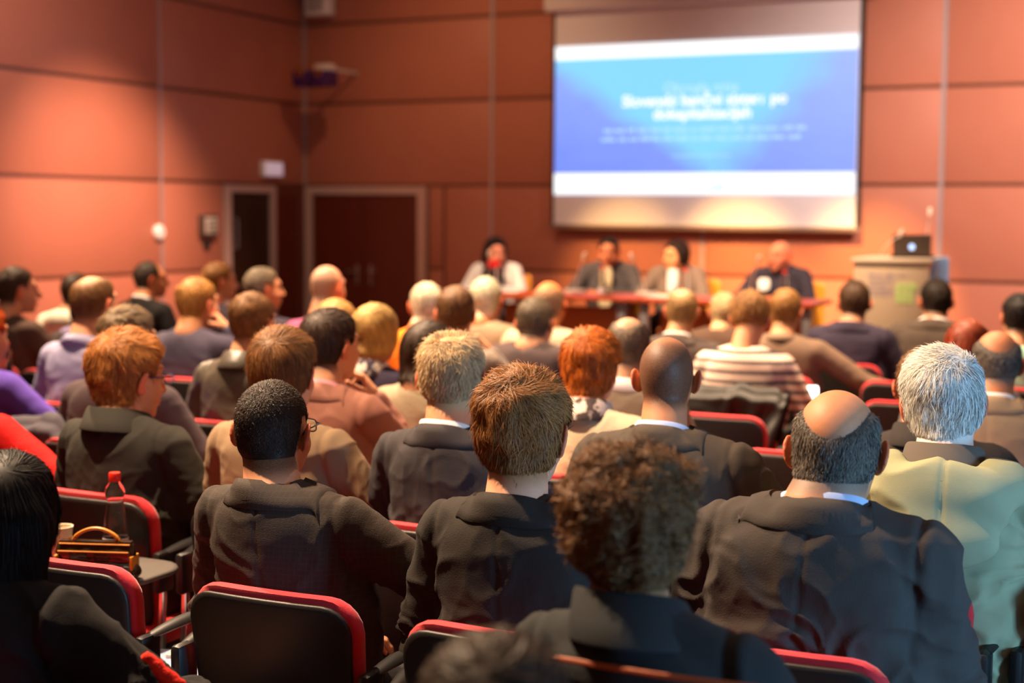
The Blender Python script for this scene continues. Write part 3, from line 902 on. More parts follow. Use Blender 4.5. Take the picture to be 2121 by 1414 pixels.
# ------------------------------------------------------------------ the room
XL, YF, XR, YB = -9.54, 14.6, 3.2, -3.0
M_ALU = mat('brushed_aluminium', (168, 158, 160), .34, metal=.85, noise=.06, nscale=40)
M_JOINT = mat('brown_joint', (104, 66, 52), .3, metal=.25, spec=.6)
M_STRIP = mat('satin_strip', (176, 158, 160), .38, metal=.35)
M_PANEL = mat('terracotta_laminate', (176, 108, 86), .48, noise=.07, nscale=2.2, bump=.06, bscale=120, spec=.4)
M_FLOOR = mat('carpet', (74, 62, 58), .95, noise=.25, nscale=90, bump=.5, bscale=260)
M_CEIL = mat('ceiling_paint', (196, 178, 164), .9, noise=.04)
M_DOOR = mat('mahogany_veneer', (92, 34, 18), .35, noise=.22, nscale=6, stretch=(1, 1, .12), spec=.5)
M_DARKDOOR = mat('dark_brown_door', (52, 30, 18), .4, noise=.2, nscale=6, stretch=(1, 1, .12))
M_FRAME = mat('door_frame_metal', (196, 166, 156), .42, metal=.2)
M_WHITEP = mat('white_plastic', (232, 228, 226), .4)
M_BLACKP = mat('black_plastic', (22, 21, 22), .38)

def wall(name, a, b, axis_, ext):
    mb = MB(); mb.box(a, b); o = mb.build(name, M_JOINT, smooth=False); o['kind'] = 'structure'; return o
PANEL = {}
def panel(parent, a, b, m=None):
    a = np.array(a, float); b = np.array(b, float)
    mb = MB(); mb.box(a, b, .004); return mb.build('panel', m or M_PANEL, parent, angle=30)
fl = MB(); fl.box((XL - .2, YB - .2, -.12), (XR + .2, YF + .2, 0)); o = fl.build('floor', M_FLOOR, smooth=False); o['kind'] = 'structure'
ce = MB(); ce.box((XL - .2, YB - .2, ZC), (XR + .2, YF + .2, ZC + .12)); o = ce.build('ceiling', M_CEIL, smooth=False); o['kind'] = 'structure'
wf = wall('wall_front', (XL - .2, YF + .012, 0), (XR + .2, YF + .2, ZC), 0, 0)
wl = wall('wall_left', (XL - .2, YB, 0), (XL - .012, YF + .012, ZC), 0, 0)
ZR = [0, .165, 1.079, 1.993, 2.917, 3.808, 4.72, ZC]
XC = [XL, -7.150, -4.754, -2.404, -.03, 2.35, XR]
G = .021
for ci in range(len(XC) - 1):
    for ri in range(len(ZR) - 1):
        x0, x1, z0, z1 = XC[ci] + G, XC[ci + 1] - G, ZR[ri] + G * .8, ZR[ri + 1] - G * .8
        if ci == 0 and ri < 3:
            panel(wf, (-7.93 + .015, YF, z0), (-7.727 - .018, YF + .012, z1))
            if ri == 1: panel(wf, (-7.727 + .018, YF, z0), (x1, YF + .012, ZR[3] - G * .8))
            if ri == 0: panel(wf, (-7.727 + .018, YF, z0), (x1, YF + .012, z1))
            continue
        panel(wf, (x0, YF, z0), (x1, YF + .012, z1))
YC = [YB, -2.33, .06, 2.45, 4.84, 7.23, 9.62, 12.013, YF]
for ci in range(len(YC) - 1):
    for ri in range(len(ZR) - 1):
        y0, y1, z0, z1 = YC[ci] + G, YC[ci + 1] - G, ZR[ri] + G * .8, ZR[ri + 1] - G * .8
        if ci == len(YC) - 2 and ri < 3:
            panel(wl, (XL - .012, y0, z0), (XL, 13.03 - .01, z1)); continue
        panel(wl, (XL - .012, y0, z0), (XL, y1, z1))
nt_ = 0
for x in XC[1:-1]:
    nt_ += 1; p = MB(); p.box((x - .020, YF + .002, 0), (x + .020, YF + .012, ZC)); o = p.build('trim_%d' % nt_, M_STRIP, smooth=False); o['kind'] = 'structure'
for y in YC[1:-1]:
    nt_ += 1; p = MB(); p.box((XL - .012, y - .020, 0), (XL - .002, y + .020, ZC)); o = p.build('trim_%d' % nt_, M_STRIP, smooth=False); o['kind'] = 'structure'
nt_ += 1; p = MB(); p.box((XL - .004, YF - .03, 2.0), (XL + .03, YF - .002, ZC)); o = p.build('trim_%d' % nt_, M_STRIP, smooth=False); o['kind'] = 'structure'
# rear and right walls (behind and beside the camera), the right one with a glazed entrance
wb = MB(); wb.box((XL - .2, YB - .2, 0), (XR + .2, YB, ZC)); o = wb.build('wall_back', M_PANEL, smooth=False); o['kind'] = 'structure'
wr_ = MB(); wr_.box((XR, YB - .2, 0), (XR + .2, -.2, ZC)); wr_.box((XR, 2.6, 0), (XR + .2, YF + .2, ZC)); wr_.box((XR, -.2, 2.6), (XR + .2, 2.6, ZC))
o = wr_.build('wall_right', M_PANEL, smooth=False); o['kind'] = 'structure'
wn = MB()
wn.box((XR + .02, -.2, 0), (XR + .1, -.12, 2.6)); wn.box((XR + .02, 2.52, 0), (XR + .1, 2.6, 2.6)); wn.box((XR + .02, -.12, 2.52), (XR + .1, 2.52, 2.6)); wn.box((XR + .02, 1.17, 0), (XR + .1, 1.23, 2.52)); wn.box((XR + .02, -.12, 0), (XR + .1, 2.52, .08))
o = wn.build('window_1', M_ALU, smooth=False); o['kind'] = 'structure'
for y0, y1 in ((-.12, 1.17), (1.23, 2.52)):
    p = MB(); p.box((XR + .05, y0, .08), (XR + .06, y1, 2.52)); p.build('pane', mat('entrance_glass', (215, 235, 255), .05, trans=.9, emit=(170, 215, 255), estr=.5), o, smooth=False)

# side door in the left wall, dark timber panel beside it
d1 = MB(); fw_ = .075
d1.box((XL - .01, 13.04, 0), (XL + .05, 13.04 + fw_, 1.975)); d1.box((XL - .01, 13.87, 0), (XL + .05, 13.87 + fw_, 1.975)); d1.box((XL - .01, 13.04 + fw_, 1.90), (XL + .05, 13.87, 1.975))
o = d1.build('door_1', M_FRAME, smooth=False); o['kind'] = 'structure'
p = MB(); p.box((XL - .008, 13.04 + fw_, .01), (XL + .012, 13.87, 1.90), .003); lf = p.build('door_leaf', M_DARKDOOR, o, smooth=False)
p = MB(); p.tube([(XL + .012, 13.21, 1.62), (XL + .05, 13.21, 1.62), (XL + .05, 13.21, 1.30), (XL + .012, 13.21, 1.30)], .012); p.build('door_handle', M_ALU, lf)
p = MB(); p.box((XL - .008, 13.955, .01), (XL + .03, 14.575, 1.985), .004); pn = p.build('panel', M_DOOR, wl, smooth=False)
# double door in the front wall
o = MB(); fx0, fx1, fz = -9.515, -7.935, 1.985
o.box((fx0, YF - .06, 0), (fx0 + .10, YF + .01, fz)); o.box((fx1 - .10, YF - .06, 0), (fx1, YF + .01, fz)); o.box((fx0 + .10, YF - .06, fz - .09), (fx1 - .10, YF + .01, fz))
d2 = o.build('door_2', M_FRAME, smooth=False); d2['kind'] = 'structure'
xm = (fx0 + fx1) / 2 - .01
for s, (a, b) in enumerate(((fx0 + .102, xm - .003), (xm + .003, fx1 - .102))):
    p = MB(); p.box((a, YF - .03, .01), (b, YF + .01, fz - .093), .003); lf = p.build('door_leaf', M_DOOR, d2, smooth=False)
    hx = xm - .09 if s == 0 else xm + .09
    p = MB(); p.box((hx - .018, YF - .04, .88), (hx + .018, YF - .03, 1.10), .004); p.tube([(hx, YF - .04, 1.03), (hx, YF - .085, 1.03), (hx + (-.11 if s == 0 else .11), YF - .085, 1.03)], .011); p.build('door_handle', M_ALU, lf)

# stage platform
pl = MB(); pl.box((-7.1, 10.35, 0), (.6, YF - .07, .28), .01); o = pl.build('stage_platform', mat('stage_boards', (108, 62, 40), .5, noise=.2, nscale=8, stretch=(.2, 2, 1)), smooth=False)
tag(o, 'low brown stage platform under the speakers table and lectern', 'stage')
st = MB(); st.box((-6.6, 10.05, 0), (.2, 10.348, .14), .01); o = st.build('stage_step', MATS['stage_boards'], smooth=False)
tag(o, 'long low step along the front of the stage platform', 'step')

# things on the walls
s1 = on_x(538, 333, XL); s2 = on_x(578, 367, XL)
t = empty('exit_sign', (XL, (s1[1] + s2[1]) / 2, (s1[2] + s2[2]) / 2)); tag(t, 'small white lit box sign on the wall above the side door', 'sign')
p = MB(); p.box((0, -.18, -.085), (.06, .18, .085), .008); p.build('housing', M_WHITEP, t)
p = MB(); p.box((.061, -.165, -.07), (.066, .165, .07)); p.build('face', mat('sign_face', (236, 222, 236), .4, emit=(230, 210, 235), estr=.25), t)
b1 = on_x(411, 447, XL); b2 = on_x(440, 486, XL)
t = empty('wall_box', (XL, (b1[1] + b2[1]) / 2, (b1[2] + b2[2]) / 2)); tag(t, 'square dark-framed control box with pale face on the wall', 'control box')
p = MB(); p.box((0, -.135, -.115), (.07, .135, .115), .015); p.build('housing', mat('grey_brown_plastic', (86, 66, 58), .5), t)
p = MB(); p.box((.071, -.10, -.085), (.08, .10, .085), .01); f_ = p.build('face_plate', mat('pale_grey_plastic', (190, 176, 164), .4), t)
for k in range(3):
    p = MB(); p.box((.081, -.06, .035 - .045 * k), (.088, .06, .055 - .045 * k), .003); p.build('button', mat('green_grey_plastic', (120, 120, 104), .4), f_)
t0 = on_x(425, 505, XL)
t = empty('rotary_dimmer', (XL, t0[1], t0[2])); tag(t, 'small dark rotary knob on the wall under the control box', 'knob')
p = MB(); p.lathe([(.055, 0), (.055, .02)], n=20); pb = p.build('base_plate', MATS['grey_brown_plastic'], t); pb.rotation_euler = (0, math.pi / 2, 0)
p = MB(); p.lathe([(.032, .02), (.032, .05), (.026, .058)], n=18); pb = p.build('dial', M_BLACKP, t); pb.rotation_euler = (0, math.pi / 2, 0)
t0 = on_x(327, 481, XL)
t = empty('wall_sensor', (XL, t0[1], t0[2])); tag(t, 'small round white sensor on the vertical wall joint', 'sensor')
p = MB(); p.lathe([(.075, 0), (.075, .03), (.06, .045)], n=22); pb = p.build('cover', M_WHITEP, t); pb.rotation_euler = (0, math.pi / 2, 0)
p = MB(); p.lathe([(.02, .045), (.018, .055), (.006, .06)], n=14); pb = p.build('lens', mat('milky_plastic', (210, 205, 205), .3), t); pb.rotation_euler = (0, math.pi / 2, 0)
# loudspeaker box at the top of the corner
a = on_y(637, 34, 14.45); b = on_y(683, -45, 14.45)
t = empty('wall_speaker', ((a[0] + b[0]) / 2, YF, (a[2] + b[2]) / 2)); tag(t, 'white box loudspeaker hung high in the wall corner', 'speaker')
hw, hh = (b[0] - a[0]) / 2, (b[2] - a[2]) / 2
p = MB(); p.box((-hw, -.22, -hh), (hw, -.03, hh), .015); p.build('cabinet', M_WHITEP, t)
p = MB(); p.box((-hw * .75, -.232, -hh * .82), (hw * .75, -.221, hh * .82), .01); p.build('grille', mat('grey_grille', (176, 166, 160), .7, bump=.8, bscale=400), t)
p = MB(); p.box((-.04, -.03, -.06), (.04, 0, .06)); p.build('bracket', M_ALU, t)
# pair of purple lamps on a bracket in the corner
a = on_y(616, 181, 13.9); b = on_y(690, 146, 13.9); cxm = (a + b) / 2
t = empty('twin_projector_lamp', (cxm[0], 13.9, cxm[2])); tag(t, 'pair of dark purple box lamps on a pale bracket in the wall corner', 'lamp')
hw = (b[0] - a[0]) / 2; hh = (b[2] - a[2]) / 2
M_PUR = mat('purple_metal', (58, 22, 78), .4, spec=.5)
for s in (-1, 1):
    p = MB(); p.box((s * hw * .5 - hw * .46, -.12, -hh), (s * hw * .5 + hw * .46, .12, hh), .012); bx_ = p.build('lamp_box', M_PUR, t)
    p = MB(); p.tube([(s * hw * .5 - .0 + .036 * math.cos(w), -.125, hh * .72 + .036 * math.sin(w)) for w in np.linspace(0, 2 * math.pi, 17)], .006, 6, caps=False); p.build('lens_ring', mat('amber_ring', (214, 120, 40), .3, metal=.4), bx_)
    p = MB(); p.tube([(s * hw * .5, -.121, hh * .72), (s * hw * .5, -.126, hh * .72)], .03, 14); p.build('lens', mat('dark_lens', (50, 26, 20), .1), bx_)
p = MB(); p.box((.02, -.06, hh), (hw * .95, .08, hh + .07), .01); p.box((hw * .4, .0, hh + .02), (hw * .5, YF - 13.9, hh + .05)); p.build('bracket', mat('pale_bracket', (205, 188, 180), .5), t)

# ------------------------------------------------------------------ projection screen
YS = 14.48
ps = empty('projection_screen', (-4.72, YS, 1.55)); tag(ps, 'large white roll-down projection screen showing a blue slide', 'screen')
SX0, SX1 = float(on_y(1150, 280, YS)[0]), float(on_y(1774, 280, YS)[0])
lx0, lx1 = SX0 + 4.72, SX1 + 4.72
p = MB(); p.box((lx0 - .02, -.004, .03), (lx1 + .02, .004, 2.30)); p.build('screen_fabric', mat('screen_white', (226, 216, 220), .8), ps, smooth=False)
for s, x in ((0, lx0 - .035), (1, lx1 + .012)):
    p = MB(); p.box((x, -.006, .03), (x + (.03 if s == 0 else .045), .006, 2.30)); p.build('black_border', mat('border_black', (14, 14, 18), .7), ps, smooth=False)
p = MB(); p.box((lx0 - .06, -.03, -.015), (lx1 + .06, .03, .035), .012); p.build('bottom_bar', mat('grey_bar', (128, 104, 96), .5, metal=.2), ps)
p = MB(); p.box((lx0 - .10, -.12, 2.23), (lx1 + .16, .12, 2.50), .03); p.build('casing', mat('casing_white', (214, 200, 200), .5), ps)
def slide_mat(name, kind):
    m = bpy.data.materials.new(name); m.use_nodes = True; nt = m.node_tree; L = nt.links
    b_ = nt.nodes['Principled BSDF']; b_.inputs['Base Color'].default_value = (.02, .02, .02, 1); b_.inputs['Roughness'].default_value = .9
    if kind == 'white':
        b_.inputs['Emission Color'].default_value = (1, 1, 1, 1); b_.inputs['Emission Strength'].default_value = 1.15; return m
    if kind == 'pale':
        b_.inputs['Emission Color'].default_value = lin((190, 235, 255)); b_.inputs['Emission Strength'].default_value = 1.0; return m
    tc = nt.nodes.new('ShaderNodeTexCoord'); sx = nt.nodes.new('ShaderNodeSeparateXYZ'); L.new(tc.outputs['Generated'], sx.inputs[0])
    def mth(op, a, b2=None, c2=None):
        n = nt.nodes.new('ShaderNodeMath'); n.operation = op
        for i, q in enumerate((a, b2, c2)):
            if q is None: continue
            if isinstance(q, (int, float)): n.inputs[i].default_value = q
            else: L.new(q, n.inputs[i])
        return n.outputs[0]
    U, Vv = sx.outputs['X'], sx.outputs['Z']
    nz = nt.nodes.new('ShaderNodeTexNoise'); nz.inputs['Scale'].default_value = 5; nz.inputs['Detail'].default_value = 5; L.new(tc.outputs['Generated'], nz.inputs['Vector'])
    wob = mth('MULTIPLY_ADD', nz.outputs['Fac'], .30, -.15)
    d1_ = mth('SUBTRACT', mth('ADD', mth('MULTIPLY', Vv, .42), .58), U)          # > 0 left of the right-hand slope
    d2_ = mth('SUBTRACT', mth('MULTIPLY_ADD', Vv, 1.0, mth('MULTIPLY', U, 1.35)), .80)
    dd = mth('ADD', mth('MINIMUM', d1_, d2_), mth('MULTIPLY', wob, .6))
    mr = nt.nodes.new('ShaderNodeMapRange'); mr.inputs[1].default_value = -.03; mr.inputs[2].default_value = .14; L.new(dd, mr.inputs[0])
    mr2 = nt.nodes.new('ShaderNodeMapRange'); mr2.inputs[1].default_value = 0; mr2.inputs[2].default_value = .9; L.new(mth('ADD', mth('MULTIPLY_ADD', Vv, .7, mth('MULTIPLY', U, .3)), wob), mr2.inputs[0])
    m1 = nt.nodes.new('ShaderNodeMix'); m1.data_type = 'RGBA'; m1.inputs[6].default_value = lin((112, 138, 248)); m1.inputs[7].default_value = lin((158, 184, 255)); L.new(mr2.outputs[0], m1.inputs[0])
    m2_ = nt.nodes.new('ShaderNodeMix'); m2_.data_type = 'RGBA'; L.new(m1.outputs[2], m2_.inputs[6]); m2_.inputs[7].default_value = lin((134, 214, 255)); L.new(mr.outputs[0], m2_.inputs[0])
    L.new(m2_.outputs[2], b_.inputs['Emission Color']); b_.inputs['Emission Strength'].default_value = 1.0
    return m
M_SW = slide_mat('slide_white', 'white'); M_SB = slide_mat('slide_blue', 'blue'); M_SP = slide_mat('slide_pale', 'pale')
def sz(px, py): q = on_y(px, py, YS - .006); return q[0] + 4.72, q[2] - 1.55
zt = sz(1148, 98)[1]; zt2 = sz(1148, 126)[1]; zb2 = sz(1148, 359)[1]; zb_ = sz(1148, 403)[1]
p = MB(); p.box((lx0, -.012, zb_), (lx1, -.005, zt)); sl = p.build('slide', M_SB, ps, smooth=False)
p = MB(); p.box((lx0, -.016, zt2), (lx1, -.013, zt)); p.build('slide_band', M_SW, sl, smooth=False)
p = MB(); p.box((lx0, -.016, zb_), (lx1, -.013, zb2)); p.build('slide_band', M_SW, sl, smooth=False)
def text(body, px, py, size, m, parent, bold=0.0):
    cu = bpy.data.curves.new('lettering', 'FONT'); cu.body = body; cu.size = size; cu.align_x = 'CENTER'; cu.align_y = 'CENTER'; cu.extrude = .001; cu.offset = bold
    tmp = bpy.data.objects.new('lettering', cu); COL.objects.link(tmp); bpy.context.view_layer.update()
    me = bpy.data.meshes.new_from_object(tmp.evaluated_get(bpy.context.evaluated_depsgraph_get())); bpy.data.objects.remove(tmp); me.materials.clear()
    o_ = link('lettering', me, parent, m); o_['kind'] = 'stuff'; x, z = sz(px, py); o_.location = (x, -.016, z); o_.rotation_euler = (math.pi / 2, 0, 0); return o_
text('Okrogla miza', 1452, 181, .145, M_SP, sl, .001)
text('Slovenski bančni sistem po', 1456, 207, .158, M_SW, sl, .004)
text('dokapitalizacijah', 1454, 235, .158, M_SW, sl, .004)
rs = random.Random(3)
for (px0, px1, py) in ((1252, 1655, 272), (1246, 1662, 290)):
    p = MB(); x0, z = sz(px0, py); x1, _ = sz(px1, py); x = x0
    while x < x1:
        wd = rs.uniform(.05, .16); xx = x
        while xx < x + wd:
            h_ = rs.choice((.03, .03, .045)); p.box((xx, -.0165, z - .015), (xx + .011, -.0140, z - .015 + h_)); xx += .018
        x += wd + .035
    o = p.build('small_print', M_SP, sl, smooth=False); o['kind'] = 'stuff'
x0, z = sz(1392, 323); x1, _ = sz(1515, 323)
p = MB(); p.box((x0, -.0165, z - .004), (x1, -.013, z + .004)); p.build('rule_line', M_SP, sl, smooth=False)
x0, z = sz(1450, 389); x1, _ = sz(1500, 383)
p = MB(); p.add([(x0, -.0165, z - .02), (x1, -.0165, z - .02), (x1, -.0165, z + .03), (x0 + .12, -.0165, z + .012)], [(0, 1, 2, 3)]); p.build('slide_emblem', M_SP, sl, smooth=False)

# ------------------------------------------------------------------ conference chairs
M_SHELL = mat('charcoal_plastic', (34, 30, 29), .5, bump=.12, bscale=500, spec=.4)
M_RED = mat('red_upholstery', (196, 22, 34), .8, noise=.1, nscale=60, bump=.25, bscale=500, sheen=.2)
M_CHROME = mat('chrome', (200, 195, 190), .16, metal=1.0)
M_ARM = mat('black_armrest', (30, 29, 30), .42)
M_TAB = mat('grey_tablet', (72, 66, 62), .45)
def back_fn(dy):
    return lambda x, y, z: (x, y + dy - .155 - .13 * z + .30 * x * x, z + .435)
def make_chair():
    t = empty('conference_chair')
    p = MB(); p.plate(rrect(.405, .405, .065, z0=0, wt=.430), .016, back_fn(-.022)); p.build('back_shell', M_SHELL, t, angle=60)
    p = MB(); p.plate(rrect(.420, .425, .078, z0=-.006, wt=.447), .040, back_fn(.010)); p.build('back_cushion', M_RED, t, angle=60)
    p = MB(); p.plate(rrect(.47, .45, .07, z0=-.215), .060, lambda x, y, z: (x, z, .432 - y + .02 * (z > .15) * 0)); p.build('seat_cushion', M_RED, t, angle=60)
    p = MB(); p.plate(rrect(.44, .42, .06, z0=-.205), .020, lambda x, y, z: (x, z, .392 - y)); p.build('seat_pan', M_SHELL, t, angle=60)
    for s in (-1, 1):
        p = MB(); p.tube([(s * .252, -.235, 0), (s * .252, -.205, .30), (s * .252, -.19, .60)], .0125, 10); p.build('leg', M_CHROME, t)
        p = MB(); p.tube([(s * .252, .20, 0), (s * .252, .165, .36), (s * .235, .12, .385), (s * .10, .10, .385)], .0125, 10); p.build('leg', M_CHROME, t)
        p = MB(); p.tube([(s * .252, -.205, .37), (s * .252, .165, .37)], .010, 8); p.build('side_rail', M_CHROME, t)
        p = MB(); p.box((s * .252 - .016, -.225, .575), (s * .252 + .016, -.150, .700), .014); p.build('arm_bracket', M_ARM, t)
        p = MB()
        Vt = [(s * (.254 + .010 * math.sin(u * 3.1)), -.18 + .36 * u, .692 + .022 * math.sin(u * 3.14) - .02 * u) for u in np.linspace(0, 1, 9)]
        p.tube(Vt, [.013, .018, .021, .022, .022, .022, .021, .019, .012], 10)
        zl = lambda y: .692 + .022 * math.sin((y + .18) / .36 * 3.14) - .02 * (y + .18) / .36
        p.v = [(x + (x - s * .258) * .1, y, zl(y) + (z - zl(y)) * .55) for x, y, z in p.v]
        p.build('armrest', M_ARM, t, angle=60)
    remember(t)
    return t
CHAIR0 = make_chair(); CHAIR_USED = [False]; CHAIRS = []
ROWY = lambda k: 1.91 + .825 * k      # y of the backrest tops, row k
def chair(x, row, label, rz=0.0, y=None, group='red and black conference chairs'):
    yy = (ROWY(row) + .22) if y is None else y
    for (cx, cy_) in CHAIRS:
        if abs(cx - x) < .47 and abs(cy_ - yy) < .4: return None
    CHAIRS.append((x, yy))
    if not CHAIR_USED[0]:
        c = CHAIR0; CHAIR_USED[0] = True
    else: c = copy_tree(CHAIR0)
    c.location = (x, yy, 0); c.rotation_euler = (0, 0, rz)
    tag(c, label, 'chair', group)
    return c
def tablet(ch, side=1, folded=False, dx=0.0):
    p = MB()
    if folded:
        p.plate(rrect(.30, .34, .13, z0=-.17), .016, lambda x, y, z: (side * .30 + y, .10 + x, .48 + z)); p.build('folded_tablet', M_TAB, ch, angle=60)
    else:
        p.plate(rrect(.40, .30, .10, z0=-.15), .016, lambda x, y, z: (side * (.11 + dx) + x, .30 + z, .688 - y)); p.build('writing_tablet', M_TAB, ch, angle=60)
        p = MB(); p.tube([(side * .262, .14, .66), (side * .262, .20, .668), (side * .20, .28, .675)], .010, 8); p.build('tablet_arm', M_CHROME, ch)

# ------------------------------------------------------------------ small things
M_PET = mat('clear_pet', (250, 252, 252), .03, trans=1.0, ior=1.12, coat=.6)
M_CAP = mat('red_cap', (226, 44, 22), .4)
def bottle(loc, label, group='red-capped water bottles', h=.235, parent=None):
    t = empty('water_bottle', loc); tag(t, label, 'bottle', group)
    k = h / .235
    prof = [(.006, 0), (.030, .001), (.033, .008), (.033, .06), (.0335, .065), (.032, .085), (.029, .115), (.0235, .148), (.0205, .160), (.026, .172), (.0275, .184), (.023, .198), (.0145, .209), (.0128, .216)]
    p = MB(); p.lathe([(r * k, z * k) for r, z in prof], n=24); p.build('bottle_body', M_PET, t)
    p = MB(); p.lathe([(.006 * k, .003), (.030 * k, .004), (.0315 * k, .012), (.0315 * k, .055 * k), (.006 * k, .055 * k)], n=20); p.build('water', mat('water', (225, 238, 245),   .02, trans=1, ior=1.1), t)
    p = MB(); p.lathe([(.0338 * k, .02 * k), (.0342 * k, .022 * k), (.0342 * k, .056 * k), (.0338 * k, .058 * k)], n=24, caps=False); p.build('label_band', mat('pale_label', (214, 206, 214), .5, noise=.15, nscale=60), t)
    p = MB(); p.lathe([(.0155 * k, .212 * k), (.0160 * k, .214 * k), (.0160 * k, .231 * k), (.0145 * k, .235 * k)], n=20); p.build('cap', M_CAP, t)
    return t
def cup(loc, label):
    t = empty('paper_cup', loc); tag(t, label, 'cup')
    p = MB(); p.lathe([(.024, .0), (.025, .002), (.034, .088), (.0335, .089), (.0325, .088), (.0235, .006), (.004, .005)], n=24); c = p.build('cup_wall', mat('cream_paper', (226, 208, 184), .6), t)
    p = MB(); p.tube([(.0335 * math.cos(a), .0335 * math.sin(a), .089) for a in np.linspace(0, 2 * math.pi, 25)], .002, 6, caps=False); p.build('rolled_rim', MATS['cream_paper'], t)
    for k, (a, z) in enumerate(((-1.9, .03), (-1.5, .045), (-1.2, .025), (-2.2, .05))):
        r = .0262 + .0095 * z / .088
        p = MB(); p.box((-.005, -.0007, -.009), (.005, .0007, .009), .0006); q = p.build('print_motif', mat('red_brown_print', (176, 84, 58), .6), c)
        q.location = (r * math.cos(a), r * math.sin(a), z); q.rotation_euler = (0, .3 * k, a + math.pi / 2)
    return t
def handbag(loc, rz, label):
    t = empty('handbag', loc, rz); tag(t, label, 'bag'); t.scale = (.86, .86, .62)
    M_B = mat('patent_black_leather', (44, 34, 22), .18, noise=.3, nscale=14, bump=.25, bscale=20, spec=.8)
    M_Y = mat('ochre_leather', (178, 118, 36), .42, noise=.12)
    g = Grid(axis(-.15, .15, df=.0075), axis(-.075, .075, df=.0075), axis(-.01, .20, df=.0075))
    g.add(cone((-.10, 0, .035), (.10, 0, .035), .045, .045, sc=(1, 1, .8)), .03); g.add(cone((-.105, 0, .12), (.105, 0, .12), .026, .026), .06); g.add(cone((-.112, 0, .155), (.112, 0, .155), .010, .010), .03)
    V, Qd = g.net(); N = vnormals(V, Qd)
    V = V + N * (.006 * (vnoise(V * np.array([40, 30, 14.]), 3) - .5))[:, None]
    link('bag_body', np_mesh('bag_body', V, Qd), t, M_B)
    p = MB(); p.box((-.118, -.014, .155), (.118, .014, .172), .005); p.build('top_frame', M_B, t)
    p = MB(); p.tube([(-.115, -.017, .158), (.115, -.017, .158)], .0035, 6); p.build('piping', M_Y, t)
    p = MB(); p.tube([(-.115, -.030, .128), (.115, -.030, .128)], .0035, 6); p.build('zip', M_Y, t)
    p = MB(); p.tube([(-.075 + .15 * u, 0, .172 + .052 * math.sin(math.pi * u) ** .7) for u in np.linspace(0, 1, 15)], [.006] + [.0075] * 13 + [.006], 10); h = p.build('handle', M_Y, t)
    for s in (-1, 1):
        p = MB(); p.tube([(s * .075 + .010 * math.cos(a), -.010, .178 + .012 * math.sin(a)) for a in np.linspace(0, 2 * math.pi, 9)], .0022, 6, caps=False); p.build('buckle', mat('brass', (176, 140, 70), .3, metal=1), h)
        p = MB(); p.box((s * .123 - .006, -.034, .01), (s * .123 + .006, .034, .11), .005); p.build('side_gusset', M_Y, t)
    return t
def folded_paper(name, loc, rz, w, h, label, color, cat='paper', thick=.004, tiltx=0):
    t = empty(name, loc, rz); tag(t, label, cat); t.rotation_euler = (tiltx, 0, rz)
    p = MB(); p.box((-w / 2, -h / 2, 0), (w / 2, h / 2, thick), .001); p.build('pages', M_WHITEP, t)
    p = MB(); p.box((-w / 2, -h / 2, thick), (w / 2, h / 2, thick + .0015)); c = p.build('cover', mat('cover_%d_%d_%d' % color, color, .45), t)
    return t
def drape(loc, rz, w, front, back, m, label, seed, name='draped_jacket', thick=.035, cat='jacket', dyn=1.0):
    """a garment hung over a backrest: folds over the top edge with hanging ends"""
    t = empty(name, loc, rz); tag(t, label, cat)
    nu, nv = 46, 60; L = front + back + .12
    U = np.linspace(-1, 1, nu); Vv = np.linspace(0, L, nv)
    uu, vv = np.meshgrid(U, Vv, indexing='ij')
    P2 = np.stack([uu * 3.1, vv * 4.0, np.full_like(uu, seed)], -1).reshape(-1, 3)
    n1 = vnoise(P2 * np.array([1.1, 1.0, 1]) + vnoise(P2 * 1.3, seed + 4)[:, None] * 1.6, seed).reshape(uu.shape) - .5; n2 = vnoise(P2 * 2.3, seed + 1).reshape(uu.shape) - .5
    s = vv - back
    r = .04
    y = np.where(s < 0, -r, np.where(s > .12, r, -r * np.cos(np.clip(s / .12, 0, 1) * math.pi)))
    z = np.where(s < 0, s, np.where(s > .12, -(s - .12), r * np.sin(np.clip(s / .12, 0, 1) * math.pi)))
    hang = np.clip(np.maximum(-s, s - .12), 0, 1)
    y = y + (n1 * .15 + n2 * .09) * np.clip(hang * 6, .12, 1) * dyn - np.where(s < 0, .02, -.02)
    x = uu * w / 2 * (1 + .12 * np.sin(vv * 9 + seed)) + n2 * .04
    z = z + n1 * .03 - (uu ** 2) * .03
    V = np.stack([x, y, z], -1).reshape(-1, 3)
    i, j = np.meshgrid(np.arange(nu - 1), np.arange(nv - 1), indexing='ij'); b_ = (i * nv + j).reshape(-1)
    Q_ = np.stack([b_, b_ + 1, b_ + nv + 1, b_ + nv], 1)
    o_ = link('cloth', np_mesh('cloth', V, Q_), t, m)
    md = o_.modifiers.new('thickness', 'SOLIDIFY'); md.thickness = thick * .35
    ms = o_.modifiers.new('smooth', 'SUBSURF'); ms.levels = 1; ms.render_levels = 1
    return t

